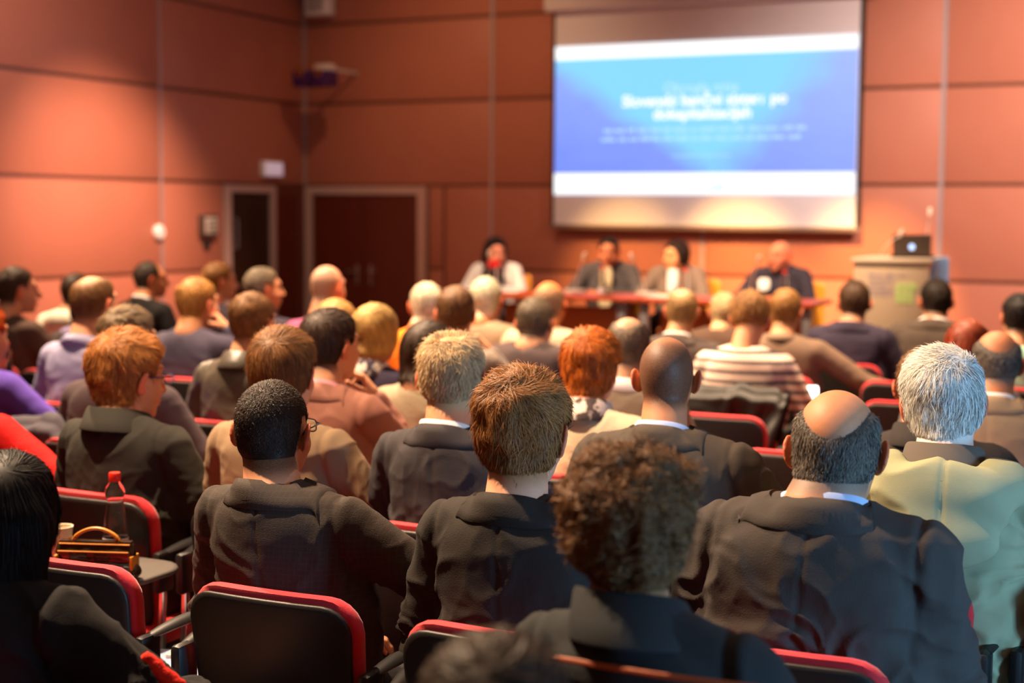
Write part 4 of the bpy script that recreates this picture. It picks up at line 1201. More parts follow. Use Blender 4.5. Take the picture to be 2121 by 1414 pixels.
# ------------------------------------------------------------------ speakers' table
M_TBL = mat('cherry_veneer', (178, 74, 34), .35, noise=.18, nscale=7, stretch=(.3, 2, 2), spec=.5)
TX0, TX1, TY0, TY1, TZ = -5.50, -2.74, 11.10, 11.75, 1.035
tb = empty('speakers_table', ((TX0 + TX1) / 2, (TY0 + TY1) / 2, .28)); tag(tb, 'long cherry wood table with grey metal legs on the stage', 'table')
hx, hy = (TX1 - TX0) / 2, (TY1 - TY0) / 2
for k in range(2):
    p = MB(); p.box((-hx + k * hx + .002, -hy, TZ - .28 - .035), (-hx + (k + 1) * hx - .002, hy, TZ - .28), .006); p.build('table_top', M_TBL, tb)
    p = MB(); p.box((-hx + k * hx + .12, -hy + .16, .12), (-hx + (k + 1) * hx - .12, -hy + .18, TZ - .28 - .09), .004); p.build('modesty_panel', mat('orange_veneer', (192, 92, 30), .4, noise=.15, nscale=6, stretch=(.3, 2, 2)), tb)
for x in (-hx + .06, -.20 + .02, -.02 + .03, hx - .06):
    p = MB(); p.box((x - .035, -hy + .05, .03), (x + .035, -hy + .12, TZ - .28 - .036), .008); p.box((x - .035, -hy + .02, 0), (x + .035, hy - .05, .03), .008); p.build('leg', mat('grey_steel', (146, 140, 144), .4, metal=.6), tb)
def mic(loc, rz, label, lean=.14, base=True, h=.30, group='gooseneck microphones on the speakers table'):
    t = empty('gooseneck_microphone', loc, rz); tag(t, label, 'microphone', group)
    if base:
        p = MB(); p.box((-.065, -.07, 0), (.065, .07, .035), .014); b_ = p.build('base', mat('pale_grey_plastic', (190, 176, 164), .4), t)
        p = MB(); p.box((-.02, -.055, .0355), (.02, -.025, .040), .002); p.build('switch', M_BLACKP, b_)
    p = MB(); p.tube([(0, .02, .03), (0, .02 + lean * .15, h * .45), (0, .02 + lean * .6, h * .8), (0, .02 + lean, h)], .0045, 8); p.build('stem', mat('pale_steel', (205, 190, 180), .35, metal=.4), t)
    p = MB(); p.tube([(0, .02 + lean * .94, h - .015), (0, .02 + lean * 1.05, h + .02), (0, .02 + lean * 1.15, h + .045)], [.010, .016, .010], 10); p.build('windscreen', mat('pale_foam', (222, 198, 184), .9), t)
    return t
for k, (px, py) in enumerate(((1010, 585), (1190, 600), (1340, 600), (1552, 600))):
    q = on_y(px, py, 11.42)
    mic((q[0], 11.42, TZ), math.radians((-150, -130, 150, -140)[k]), ('pale gooseneck microphone on the table before the person in white blouse', 'pale gooseneck microphone on the table before the person in open grey suit', 'pale gooseneck microphone on the table before the person in grey blazer', 'pale gooseneck microphone on the table before the bald person in navy suit')[k])
for k, px in enumerate((1031, 1247, 1420, 1625)):
    q = on_y(px, 600, 11.30)
    bottle((q[0], 11.30, TZ), ('water bottle with red cap on the table by the person in white blouse', 'water bottle with red cap on the table by the person in open grey suit', 'water bottle with red cap on the table by the person in grey blazer', 'water bottle with red cap on the table by the bald person in navy suit')[k], 'bottles on the speakers table')
def tumbler(loc, label):
    t = empty('drinking_glass', loc); tag(t, label, 'glass', 'drinking glasses on the speakers table')
    p = MB(); p.lathe([(.026, 0), (.032, .10), (.0305, .10), (.025, .006), (.004, .006)], n=18); p.build('glass_wall', mat('clear_glass', (245, 248, 250), .02, trans=1, ior=1.3), t)
    p = MB(); p.lathe([(.0245, .007), (.028, .06), (.004, .06)], n=16); p.build('water', MATS['water'], t)
for k, px in enumerate((1262, 1402)):
    q = on_y(px, 600, 11.22); tumbler((q[0], 11.22, TZ), ('drinking glass of water on the table by the person in open grey suit', 'drinking glass of water on the table by the person in grey blazer')[k])
for k, (px, w) in enumerate(((1370, .2), (1545, .16), (1050, .2))):
    q = on_y(px, 603, 11.36)
    folded_paper('paper_sheet', (q[0], 11.40, TZ), .2 * k - .2, w, .26, ('white paper sheet lying before the person in grey blazer', 'white paper sheet lying before the bald person in navy suit', 'white paper sheet lying before the person in white blouse')[k], (236, 226, 216))
def wood_chair(x, y, label):
    t = empty('wooden_chair', (x, y, .28), math.pi); tag(t, label, 'chair', 'speakers chairs behind the table')
    m = mat('honey_wood', (216, 140, 40), .4, noise=.15, nscale=8)
    p = MB(); p.plate(rrect(.46, .42, .05, z0=0), .02, lambda x, y, z: (x, y - .21 - .1 * z, z + .44)); p.build('backrest', m, t, angle=60)
    p = MB(); p.plate(rrect(.46, .44, .05, z0=-.22), .03, lambda x, y, z: (x, z, .42 - y)); p.build('seat', m, t, angle=60)
    for sx in (-1, 1):
        for sy in (-1, 1):
            p = MB(); p.tube([(sx * .2, sy * .19, .41), (sx * .22, sy * .21, 0)], .013, 8); p.build('leg', M_CHROME, t)
        p = MB(); p.tube([(sx * .17, -.19, .41), (sx * .17, -.225, .50)], .010, 8); p.build('back_support', M_CHROME, t)

# ------------------------------------------------------------------ lectern with laptop
lt = empty('lectern', (-2.145, 11.25, .28)); lt.scale = (1, 1, .975); tag(lt, 'tall beige lectern with printed front and blue side panel', 'lectern')
M_LEC = mat('beige_laminate', (196, 172, 146), .5, noise=.04, nscale=4)
p = MB(); p.box((-.27, -.25, 0), (.27, -.225, 1.10), .004); fp = p.build('front_panel', M_LEC, lt)
p = MB(); p.box((-.29, -.27, 1.10), (.29, .52, 1.135), .008); p.build('top_board', mat('pale_beige', (214, 192, 168), .45), lt)
p = MB(); p.plate([(x, z) for x, z in rrect(.74, 1.14, .10, z0=0)], .024, lambda x, y, z: (.282 + y, .14 + x, z)); p.build('side_panel', mat('sky_blue_panel', (84, 160, 206), .45), lt, angle=60)
p = MB(); p.box((-.27, -.225, 0), (-.246, .50, 1.10), .004); p.build('side_panel', M_LEC, lt)
p = MB(); p.box((-.246, .10, .70), (.246, .50, .72), .004); p.build('shelf', M_LEC, lt)
def lec(px, py): q = on_y(px, py, 11.0); return q[0] + 2.145, q[2] - .28
M_LAV = mat('lavender_print', (150, 136, 176), .6)
rs = random.Random(5)
for k, py in enumerate((562, 573, 584, 595, 604)):
    p = MB(); x0, z = lec(1800, py); x1, _ = lec((1880, 1858, 1856, 1850, 1852)[k], py); x = x0
    while x < x1 - .01:
        p.box((x, -.2525, z - .011), (x + .008, -.250, z - .011 + rs.choice((.016, .016, .026)))); x += .0125 if rs.random() > .17 else .026
    o = p.build('small_print', M_LAV, fp, smooth=False); o['kind'] = 'stuff'
M_GRN = mat('lime_print', (206, 232, 150), .5)
gx0, gz1 = lec(1855, 579); gx1, gz0 = lec(1892, 624)
cw, chh = (gx1 - gx0) / 3, (gz1 - gz0) / 4
for i in range(3):
    for j in range(4):
        if (i, j) in ((2, 0),): pass
        p = MB(); p.plate([(gx0 + cw * (i + .5) + x, gz0 + chh * j + z) for x, z in rrect(cw * .92, chh * .94, .014 if (i, j) in ((0, 0), (2, 0), (0, 3)) else .005, 3, z0=chh * .03)], .003, lambda x, y, z: (x, y - .252, z)); p.build('logo_tile', M_GRN, fp, angle=60)
q = lec(1893, 587)
p = MB(); p.plate([(q[0] + .024 * math.cos(a), q[1] + .030 * math.sin(a)) for a in np.linspace(0, 2 * math.pi, 17)[:-1]], .003, lambda x, y, z: (x, y - .2545, z)); p.build('logo_tile', M_GRN, fp, angle=60)
q = on_y(1886, 530, 11.30)
lp = empty('laptop', (q[0], 11.36, 1.387), math.radians(6)); tag(lp, 'open dark laptop with glowing round emblem on the lectern', 'laptop')
p = MB(); p.box((-.155, -.02, 0), (.155, .20, .018), .006); kb = p.build('keyboard_base', M_BLACKP, lp)
p = MB(); p.box((-.13, .0, .0185), (.13, .11, .0205), .002); p.build('keyboard', mat('key_grey', (50, 50, 54), .5), kb)
Ml = Matrix.Translation((0, -.022, .015)) @ Matrix.Rotation(math.radians(14), 4, 'X')
p = MB(); p.box((-.140, -.009, 0), (.140, .0, .165), .004, M=Ml); ld = p.build('lid', mat('dark_taupe_lid', (62, 50, 44), .4), lp)
p = MB(); p.box((-.13, .0005, .012), (.13, .002, .155), M=Ml); p.build('display', mat('display_blue', (60, 90, 160), .2, emit=(120, 150, 230), estr=.6), ld)
p = MB(); p.plate([(.020 * math.cos(a), .070 + .022 * math.sin(a)) for a in np.linspace(0, 2 * math.pi, 19)[:-1]], .002, lambda x, y, z: tuple(Ml @ Vector((x, y - .010, z)))); p.build('lid_emblem', mat('emblem_glow', (170, 205, 255), .3, emit=(150, 195, 255), estr=1.6), ld)
q = on_y(1818, 530, 11.1)
mic((q[0], 11.1, 1.387), math.radians(-70), 'thin gooseneck microphone leaning on the lectern beside the laptop', .14, False, .17, 'lectern microphones')
q = on_y(1912, 525, 11.58)
mic((q[0], 11.62, 1.387), math.radians(-30), 'thin gooseneck microphone rising behind the laptop on the lectern', .03, False, .33, 'lectern microphones')

# ------------------------------------------------------------------ people
HY = lambda k: ROWY(k) + .27
C = lambda n, c, k='wool', c2=None, r=.85: cloth_mat(n, c, k, c2, r)
GLS = mat('black_wire', (24, 22, 22), .3, metal=.6)
GLSB = mat('blue_wire', (40, 44, 110), .3, metal=.3)
WHITE = C('white_cotton', (232, 228, 226), 'smooth'); PALEB = C('pale_blue_cotton', (176, 190, 224), 'smooth')
def H(color, top=.014, side=.006, **k):
    sh = dict(top=top, side=side)
    for a in ('nape', 'front', 'ears', 'edge', 'bald', 'bsoft', 'recede', 'ubald'):
        if a in k: sh[a] = k.pop(a)
    return dict(color=color, shape=sh, **k)
BROWN = (84, 56, 34); DKBROWN = (48, 33, 24); LTBROWN = (130, 90, 52); BLOND = (206, 164, 98); GREY = (142, 130, 116); WHT = (226, 220, 212); BLK = (18, 14, 14); SALT = (104, 94, 86)
def suit(n, c, kind='wool', c2=None, **k): return dict(kind='suit', mat=C(n, c, kind, c2), **k)
def soft(n, c, kind='knit', c2=None, **k): return dict(kind='soft', mat=C(n, c, kind, c2), name=k.pop('name', 'sweater'), **k)

GA = 'people seated in the audience'
# ---- the rows in focus
M1 = suit('charcoal_plaid', (54, 46, 42), 'plaid', (68, 58, 52), folds=.007)
person('buzz_man', (488, 645, 790, .178), 2.99, 'person with dark buzz cut and glasses in charcoal checked jacket', H((50, 33, 23), .0045, .0032, len=.0070, lift=.0028, hvs=.10, density=2.6, mess=.25, clump=.15, grav=.2, wid=.8, nape=-.060, swirl=.2, edge=.03), M1, ('lap', ((.420, .150, .745), (.250, .330, .700))), hyaw=9, q=0, sw=.232, glasses=GLS, collar=('suit', M1['mat']), group=GA, snap=-1.876)
M2 = suit('black_wool', (40, 34, 31), folds=.009)
person('tousled_man', (998, 1172, 781, .172), 2.93, 'person with tousled light brown hair and glasses in black wool suit jacket', H((152, 100, 54), .024, .012, len=.050, lift=.009, density=1.6, mess=.22, clump=2.2, fray=.9, nape=-.060, edge=.010, swirl=2.2, lump=(.015, 34)), M2, 'lap', hyaw=6, q=0, sw=.235, bulk=1.04, glasses=GLS, collar=('suit', M2['mat']), group=GA, fat=.96, tone=(232, 184, 160), snap=-1.293)
M4 = suit('navy_corduroy', (62, 56, 54), 'cord', None, folds=.014, sleeve=1.1)
person('bald_man', (1645, 1828, 808, .186), 3.05, 'person with bald crown and grey fringe of hair in dark corduroy jacket', H((108, 98, 90), .007, .0055, len=.022, lift=.005, density=1.3, mess=.3, ubald=(.058, .118, .072), bsoft=1.55, mmin=.08, nape=-.062, scalp=.10, whorl=(0, -.02, .12)), M4, (((.222, .05, .735), (.1, .285, .64)), ((.222, .05, .735), (.1, .285, .64))), hyaw=6, pitch=-7, q=0, sw=.272, bulk=1.13, collar=('suit', M4['mat']), shirt=PALEB, group=GA, fat=1.1, hs=1.06, tone=(222, 160, 124), snap=-.745, nk=0.045)
M3 = dict(kind='coat', mat=C('dark_fleece', (40, 42, 44), 'wool'), seam=0, folds=.006)
person('curly_man', (1190, 1425, 968, .200), 2.16, 'person with bushy curly brown hair in dark high-collared jacket', H((124, 84, 50), .034, .018, len=.060, lift=.016, curl=1.5, density=1.2, mess=.5, nape=-.062, wid=1.5, lump=(.024, 38), ears=False, edge=.008), M3, 'lap', hyaw=10, pitch=-4, q=0, sw=.205, collar=('stand', M3['mat']), group=GA, snap=-.70, nk=0.055)
G5 = C('sage_softshell', (150, 152, 122), 'smooth')
hood = [lambda pt: ell(pt(.005, -.140, .985), (.160, .070, .110), R=rot('x', 8)), lambda pt: ell(pt(-.115, -.060, 1.035), (.080, .100, .060)), lambda pt: ell(pt(.125, -.060, 1.025), (.080, .095, .060)), lambda pt: ell(pt(.005, -.185, .915), (.135, .045, .060))]
M5 = dict(kind='soft', mat=G5, folds=.012, hood=hood, name='hooded_jacket', sleeve=1.12)
person('white_haired_man', (1876, 2036, 733, .182), 3.76, 'person with thick white hair in sage green hooded jacket', H((236, 228, 220), .024, .013, len=.052, lift=.007, density=1.6, mess=.18, clump=1.6, fray=.8, lump=(.006, 40), nape=-.062, whorl=(.030, -.060, .095), swirl=1.4, edge=.010), M5, ('lap', ((.400, .100, .770), (.250, .330, .700))), hyaw=16, tilt=-6, side=-.06, q=0, sw=.240, bulk=1.06, collar=('stand', C('grey_lining', (92, 84, 78), 'smooth')), group=GA, tone=(228, 168, 138), nk=0.03)
# ---- second row of jackets
M8 = dict(kind='coat', mat=C('black_coat', (40, 37, 32)), folds=.007, seam=0)
person('wavy_man', (196, 333, 700, .192), 3.72, 'person with wavy ginger-brown hair and blue glasses in black stand-collar coat', H((176, 112, 54), .028, .013, len=.060, lift=.010, density=1.4, mess=.20, clump=2.4, fray=.9, lump=(.012, 34), nape=-.064, edge=.008), M8, 'lap', hyaw=-16, pitch=-4, q=0, sw=.232, glasses=GLSB, collar=('stand', M8['mat']), group=GA, snap=-3.03)
M9 = suit('tan_wool', (128, 104, 80), folds=.007)
person('tan_jacket_man', (520, 655, 688, .185), 3.74, 'person with smooth brown hair in tan wool jacket', H((128, 84, 44), .020, .012, len=.055, lift=.008, density=1.4, mess=.12, clump=1.6, lump=(.005, 34), nape=-.055, whorl=(0, -.075, .085), fwd=.1), M9, ('lap', 'lapw'), hyaw=10, q=0, sw=.240, collar=('suit', M9['mat']), group=GA, snap=-2.459)
M10 = suit('midnight_wool', (48, 43, 46), folds=.009)
person('grey_haired_man', (868, 1005, 696, .186), 3.76, 'person with cropped sandy grey hair in midnight suit and white shirt', H((196, 164, 122), .016, .008, len=.030, lift=.011, density=1.6, mess=.30, clump=1.5, lump=(.005, 50), nape=-.058, bald=(0, -.035, .022, .026), bsoft=2.2, mmin=.1, whorl=(0, -.035, .115)), M10, 'lap', hyaw=14, q=0, sw=.245, collar=('suit', M10['mat']), shirt=WHITE, group=GA, tone=(222, 150, 118), snap=-1.876)
M11 = suit('dark_taupe_suit', (66, 57, 50), folds=.007)
person('shaved_man', (1315, 1450, 697, .187), 3.86, 'person with closely shaved head in dark suit and white shirt', H((52, 38, 30), .002, .0022, stubble=.80, density=.0, none=True, front=.075, bald=(0, .035, .035, .050), bsoft=2.4, scalp=.45), M11, 'lapw', hyaw=14, q=0, sw=.262, bulk=1.02, collar=('suit', M11['mat']), shirt=PALEB, group=GA, tone=(206, 150, 118), snap=-1.293, nk=0.02)
M6 = dict(kind='coat', mat=C('black_jersey', (26, 24, 25)), folds=.013, seam=0)
person('black_haired_woman', (-45, 85, 950, .185), 2.20, 'person with long black hair and red trim on black sleeve', H(BLK, .018, .016, len=.10, lift=.006, density=1.4, mess=.08, ears=True, nape=-.10, grav=1.6, vol=[((0, -.055, -.02), (.090, .070, .12))], fall=[((-.045, -.075, 0), (-.06, -.105, -.23), .055, .035), ((.045, -.075, 0), (.06, -.105, -.24), .055, .035), ((0, -.085, 0), (0, -.12, -.27), .06, .04)]), M6, ('lap', 'rest'), hyaw=24, q=0, sw=.225, group=GA)
person('front_edge_head', (868, 1190, 1335, .19), 1.40, 'person with soft brown hair sitting directly before the camera', H((58, 42, 30), .016, .010, len=.04, lift=.006, nape=-.055), suit('dark_brown_wool', (44, 38, 36)), 'lap', hyaw=10, q=1, group=GA)
# ---- third row
M12 = soft('plum_fleece', (84, 70, 74), 'wool', name='jacket')
person('plum_jacket', (217, 317, 643, .178), 4.50, 'person with curly grey-brown hair in plum grey jacket', H((150, 124, 92), .020, .014, len=.04, lift=.008, lump=(.008, 50), nape=-.055), M12, 'lapw', hyaw=-8, sw=.255, bulk=1.1, group=GA)
M13 = suit('mauve_brown_suit', (142, 94, 80), folds=.009)
person('mauve_suit', (632, 740, 648, .182), 4.5, 'person with dark brown hair in mauve brown suit holding hand to chin', H((62, 40, 28), .020, .010, len=.04, lift=.006, nape=-.055), M13, ('lap', 'chin'), hyaw=-16, sw=.238, shirt=C('pink_cotton', (214, 150, 160), 'smooth'), collar=('suit', M13['mat']), hands=('relax', 'pinch'), group=GA, face=True)
M14 = soft('oatmeal_knit', (158, 142, 118))
person('dark_bob', (835, 945, 672, .182), 5.15, 'person with smooth dark bobbed hair in oatmeal sweater', H((66, 46, 32), .020, .018, len=.07, lift=.004, ears=True, nape=-.08, grav=1.3, mess=.06, vol=[((0, -.03, -.02), (.088, .075, .075))]), M14, 'lap', sw=.215, group=GA)
M15 = soft('cream_knit', (212, 196, 164), folds=.007)
r15 = person('ginger_crop', (1168, 1285, 692, .190), 4.66, 'person with short layered ginger hair and scarf in cream knit sweater', H((186, 96, 30), .026, .016, len=.055, lift=.008, clump=2.0, mess=.2, nape=-.075, lump=(.010, 36)), M15, 'lap', sw=.225, collar=('stand', C('patterned_scarf', (206, 188, 180), 'print', (74, 62, 62))), group=GA, hyaw=2)
M24 = soft('black_nylon', (40, 35, 34), 'smooth', name='jacket', folds=.008)
person('half_hidden_man', (1862, 1968, 728, .178), 4.60, 'person with short brown hair in black jacket behind the white-haired person', H((112, 74, 40), .012, .007, len=.02, lift=.006), M24, ('lap', 'lapw'), hyaw=14, sw=.26, side=-.04, collar=('stand', M24['mat']), group=GA)
# ---- left edge
M43 = soft('red_knit', (214, 24, 22), folds=.008)
person('red_sweater', (-132, -12, 690, .18), 3.74, 'person in bright red sweater at the end of the row', H(DKBROWN, .016, .010), M43, ('lap', ((.40, .05, .80), (.26, .29, .70))), sw=.25, bulk=1.05, group=GA, q=1)
M44 = soft('violet_knit', (98, 72, 176), folds=.006)
person('violet_sweater', (-82, 10, 636, .18), 4.7, 'person with orange hair in violet sweater', H((206, 88, 26), .022, .016, len=.05, nape=-.07), M44, ('lap', ((.38, .10, .76), (.22, .30, .72))), sw=.235, group=GA, q=2)
# ---- fourth row
person('bald_grey_man', (2013, 2119, 685, .183), 5.50, 'person with bald top and short grey hair in tan jacket', H((112, 102, 94), .006, .007, len=.016, ubald=(.056, .118, .060), bsoft=1.6, mmin=.15, scalp=.15), suit('tan_grey_suit', (140, 118, 96)), 'lapw', hyaw=14, pitch=-5, sw=.258, bulk=1.05, shirt=WHITE, collar=('suit', C('tan_grey_suit', (140, 118, 96))), group=GA, tone=(218, 146, 104))
person('balding_sweater_man', (1258, 1348, 657, .168), 5.40, 'person with thinning grey-brown hair in grey sweater with pale collar', H((112, 92, 74), .006, .008, len=.02, bald=(0, -.02, .034, .055), bsoft=1.8, mmin=.15, scalp=.3), soft('grey_brown_knit', (120, 104, 90)), 'lap', hyaw=10, sw=.24, collar=('shirt', WHITE), group=GA)
person('blond_woman', (735, 822, 638, .180), 5.4, 'person with light blond bobbed hair and patterned scarf in navy jacket', H((226, 184, 112), .022, .018, len=.06, ears=True, nape=-.075, grav=1.1, clump=1.2, vol=[((0, -.03, -.015), (.086, .075, .07))]), suit('navy_violet', (58, 50, 74)), 'lap', sw=.225, collar=('stand', C('white_print_scarf', (222, 214, 206), 'print', (70, 60, 80))), group=GA)
person('leather_jacket_man', (482, 568, 613, .178), 5.15, 'person with light brown hair in grey-brown leather jacket', H((140, 96, 54), .018, .010, len=.035), dict(kind='coat', mat=C('worn_leather', (84, 76, 66), 'leather'), seam=0, folds=.014), 'lapw', hyaw=-4, sw=.245, collar=('stand', C('worn_leather', (84, 76, 66), 'leather')), group=GA)
person('blue_shirt_man', (155, 236, 572, .170), 5.3, 'person with thinning light brown hair in pale blue shirt', H((128, 88, 50), .010, .008, len=.02, bald=(0, -.03, .030, .040), bsoft=2.2, mmin=.12, scalp=.35), soft('pale_blue_shirt', (150, 146, 178), 'smooth', name='shirt', folds=.008), 'lapw', hyaw=-3, sw=.245, collar=('shirt', C('pale_blue_shirt', (150, 146, 178), 'smooth')), group=GA)
# ---- fifth row
person('navy_fleece_man', (372, 448, 580, .178), 6.35, 'person with blond-brown hair in navy jacket holding hand to ear', H((176, 124, 62), .016, .009, len=.03), soft('navy_fleece', (66, 60, 78), 'wool', name='jacket', folds=.014), ('lapw', 'ear'), hyaw=-10, sw=.25, bulk=1.05, group=GA, q=2, hands=('relax', 'fist'))
person('sandy_hair_behind', (655, 741, 625, .180), 6.4, 'person with sandy hair half hidden behind the mauve brown suit', H((192, 142, 78), .018, .010, len=.03), soft('brown_knit', (90, 70, 56)), 'lap', group=GA, q=2)
person('grey_jacket_hand_man', (905, 985, 598, .180), 6.22, 'person with brown hair in grey jacket holding hand to cheek', H((112, 76, 44), .016, .009, len=.025), suit('stone_grey_jacket', (136, 122, 112)), ('lap', ((.26, .24, .78), (.10, .20, 1.03))), hyaw=16, sw=.245, group=GA, q=2, hands=('relax', 'fist'))
person('dark_jacket_man', (1072, 1148, 617, .172), 7.0, 'person with dark greying hair in dark plum jacket', H((92, 76, 58), .010, .007, len=.02), suit('dark_plum_suit', (70, 56, 56)), 'lap', hyaw=4, sw=.245, group=GA, q=2)
person('red_haired_woman', (1960, 2050, 668, .185), 6.32, 'person with long straight red hair', H((148, 58, 24), .016, .014, len=.10, ears=True, nape=-.10, grav=1.6, mess=.05, vol=[((0, -.05, -.03), (.086, .070, .11))], fall=[((0, -.08, 0), (0, -.10, -.24), .065, .06)]), suit('grey_blouse', (120, 104, 100)), 'lap', hyaw=10, sw=.205, group=GA, q=2)
# ---- sixth row
person('striped_shirt', (1512, 1597, 612, .200), 7.05, 'person in white and dark striped jersey looking down at a phone', H((160, 112, 62), .022, .014, len=.04, lift=.010, nape=-.048, mess=.3), dict(kind='soft', mat=C('striped_jersey', (226, 198, 184), 'stripe', (38, 44, 54)), name='jersey', folds=.003), ('lap', 'phone'), hyaw=12, pitch=-24, lean=.10, sw=.235, bulk=1.06, group=GA, q=1)
person('orange_top_man', (848, 918, 588, .178), 7.2, 'person with white hair in bright orange top', H((224, 206, 176), .012, .008, len=.02), soft('orange_knit', (226, 122, 20)), 'lapw', hyaw=34, sw=.25, group=GA, q=2, tone=(224, 150, 104))
person('beige_jacket_bald', (1102, 1175, 583, .182), 7.5, 'person with bald tanned head in pale beige jacket', H((150, 110, 78), .003, .005, len=.012, bald=(0, .0, .060, .090), bsoft=1.25, mmin=.3, scalp=.1, density=.4), suit('pale_beige_jacket', (190, 168, 142)), 'lap', hyaw=6, sw=.25, group=GA, q=2, tone=(214, 132, 76))
person('thin_haired_suit_man', (1381, 1446, 598, .168), 7.35, 'person with thinning fair hair and large ears in dark suit', H((158, 122, 76), .006, .006, len=.014, bald=(0, -.02, .03, .05), bsoft=2.0, mmin=.12, scalp=.35), suit('dark_umber_suit', (70, 58, 54)), 'lap', hyaw=15, sw=.25, collar=('suit', C('dark_umber_suit', (70, 58, 54))), shirt=WHITE, group=GA, q=2)
person('purple_shirt_man', (648, 711, 550, .165), 7.0, 'person with bald pink head in purple shirt', H((150, 120, 100), .002, .002, none=True, stubble=.10), soft('purple_shirt', (146, 72, 110), 'smooth', name='shirt', folds=.006), 'lap', hyaw=-6, sw=.235, group=GA, q=2, tone=(236, 176, 146))
person('grey_profile_man', (512, 580, 556, .190), 7.4, 'person with grey hair in dark navy top turned towards the stage', H((128, 112, 92), .010, .007, len=.02), soft('dark_navy_top', (54, 46, 62), 'wool'), 'lap', hyaw=-36, sw=.24, group=GA, q=2, face=True)
person('brown_jacket_man', (-2, 72, 556, .190), 6.4, 'person with short dark brown hair in brown jacket seen in profile', H((74, 52, 34), .012, .008, len=.02), soft('brown_anorak', (84, 62, 52), 'smooth', name='jacket', folds=.011), 'lapw', hyaw=-32, byaw=-8, sw=.26, bulk=1.05, group=GA, q=2, face=True)
person('hidden_grey_jacket', (152, 212, 610, .170), 7.0, 'person in dark grey jacket hidden behind the pale blue shirt', H(BROWN, .012, .008), soft('dark_grey_jacket', (74, 62, 60), 'wool', name='jacket'), 'lap', sw=.235, collar=('shirt', C('lilac_collar', (150, 140, 176), 'smooth')), group=GA, q=2)
# ---- seventh row and beyond
person('white_haired_beige', (975, 1041, 577, .172), 7.85, 'person with white hair in beige tweed jacket', H((238, 220, 186), .012, .008, len=.02), suit('beige_tweed', (158, 136, 112)), 'lap', hyaw=8, sw=.25, group=GA, q=2, tone=(230, 158, 116))
person('arm_out_man', (1597, 1661, 600, .170), 7.95, 'person with short fair hair in brown sweater stretching an arm sideways', H((156, 110, 58), .010, .007, len=.018), soft('taupe_knit', (118, 94, 78)), ('lap', ((.42, .06, .80), (.66, .18, .76))), hyaw=2, sw=.25, collar=('crew', C('taupe_knit', (118, 94, 78))), group=GA, q=2)
person('small_fair_head', (1472, 1527, 608, .165), 8.8, 'person with pale fair hair in brown jacket between two dark suits', H((206, 176, 132), .010, .007, len=.018), suit('walnut_jacket', (88, 66, 54)), 'lap', hyaw=24, sw=.23, group=GA, q=2)
person('navy_suit_man', (1738, 1801, 583, .168), 8.75, 'person with neat brown hair in dark navy suit', H((78, 54, 36), .010, .007, len=.02), suit('dark_navy_suit', (50, 42, 60)), 'lap', hyaw=22, sw=.25, collar=('suit', C('dark_navy_suit', (50, 42, 60))), group=GA, q=2)
person('charcoal_suit_man', (1908, 1971, 580, .168), 9.2, 'person with black hair in charcoal brown suit before the lectern', H((44, 34, 28), .012, .007, len=.02), suit('charcoal_brown_suit', (80, 68, 60)), 'lap', hyaw=20, sw=.262, bulk=1.04, collar=('suit', C('charcoal_brown_suit', (80, 68, 60))), shirt=WHITE, group=GA, q=2)
person('black_haired_edge', (2078, 2146, 612, .172), 7.95, 'person with black hair in pale mint shirt', H((32, 26, 24), .014, .008, len=.02), soft('mint_shirt', (150, 196, 172), 'smooth', name='shirt'), 'lap', hyaw=20, sw=.24, group=GA, q=2)
person('brown_profile_man', (425, 485, 547, .190), 8.00, 'person with light brown hair holding hand to mouth beside the side door', H((150, 102, 54), .014, .008, len=.025), soft('slate_jacket', (58, 48, 58), 'wool', name='jacket'), ('lap', 'chin'), hyaw=-38, sw=.235, group=GA, q=2, face=True, hands=('relax', 'fist'))
person('black_suit_man', (283, 341, 543, .190), 8.30, 'person with dark receding hair in black suit seen in profile', H((54, 40, 30), .008, .006, len=.015, recede=.03), suit('jet_suit', (26, 22, 22)), 'lap', hyaw=-42, byaw=-10, sw=.24, collar=('suit', C('jet_suit', (26, 22, 22))), shirt=WHITE, group=GA, q=2, face=True, tone=(220, 150, 108))
person('white_hoodie_man', (133, 187, 568, .168), 7.6, 'person with dark hair in white hooded top', H((62, 42, 28), .010, .007, len=.02), soft('white_fleece', (232, 222, 200), 'knit', name='hooded_top', extra=[lambda pt: ell(pt(0, -.09, 1.02), (.13, .06, .07))]), 'lapw', hyaw=-4, side=.05, sw=.25, group=GA, q=2)

# ---- speakers behind the table
GS = 'speakers at the stage table'
YP = 12.02
person('woman_white_blouse', (1003, 1050, 495, .185), YP, 'person with long black hair in white blouse at the stage table', H((30, 20, 20), .020, .016, len=.09, ears=True, nape=-.11, grav=1.5, lump=(.012, 30), fall=[((-.03, -.06, 0), (-.05, -.07, -.20), .06, .05), ((.03, -.06, 0), (.05, -.07, -.20), .06, .05)]), dict(kind='soft', mat=C('white_blouse', (226, 216, 214), 'smooth'), name='blouse', extra=[]), 'table', hyaw=222, byaw=196, zf=.28, sw=.215, group=GS, q=2, face=True, tone=(232, 160, 140))
MQ2 = suit('grey_suit_open', (82, 74, 74))
person('man_open_suit', (1240, 1281, 493, .165), YP, 'person with short dark hair in open grey suit at the stage table', H((52, 38, 28), .014, .008, len=.02), MQ2, 'table', hyaw=196, byaw=190, zf=.28, sw=.25, group=GS, q=2, face=True, collar=('suit', MQ2['mat']), shirt=WHITE, tone=(222, 148, 112))
MQ3 = suit('grey_brown_blazer', (120, 100, 88))
person('woman_blazer', (1377, 1424, 500, .178), YP, 'person with short dark hair in grey brown blazer at the stage table', H((48, 30, 22), .018, .014, len=.05, ears=True, nape=-.06), MQ3, 'table', hyaw=152, byaw=186, zf=.28, sw=.23, group=GS, q=2, face=True, collar=('suit', MQ3['mat']), shirt=WHITE, tone=(240, 178, 130))
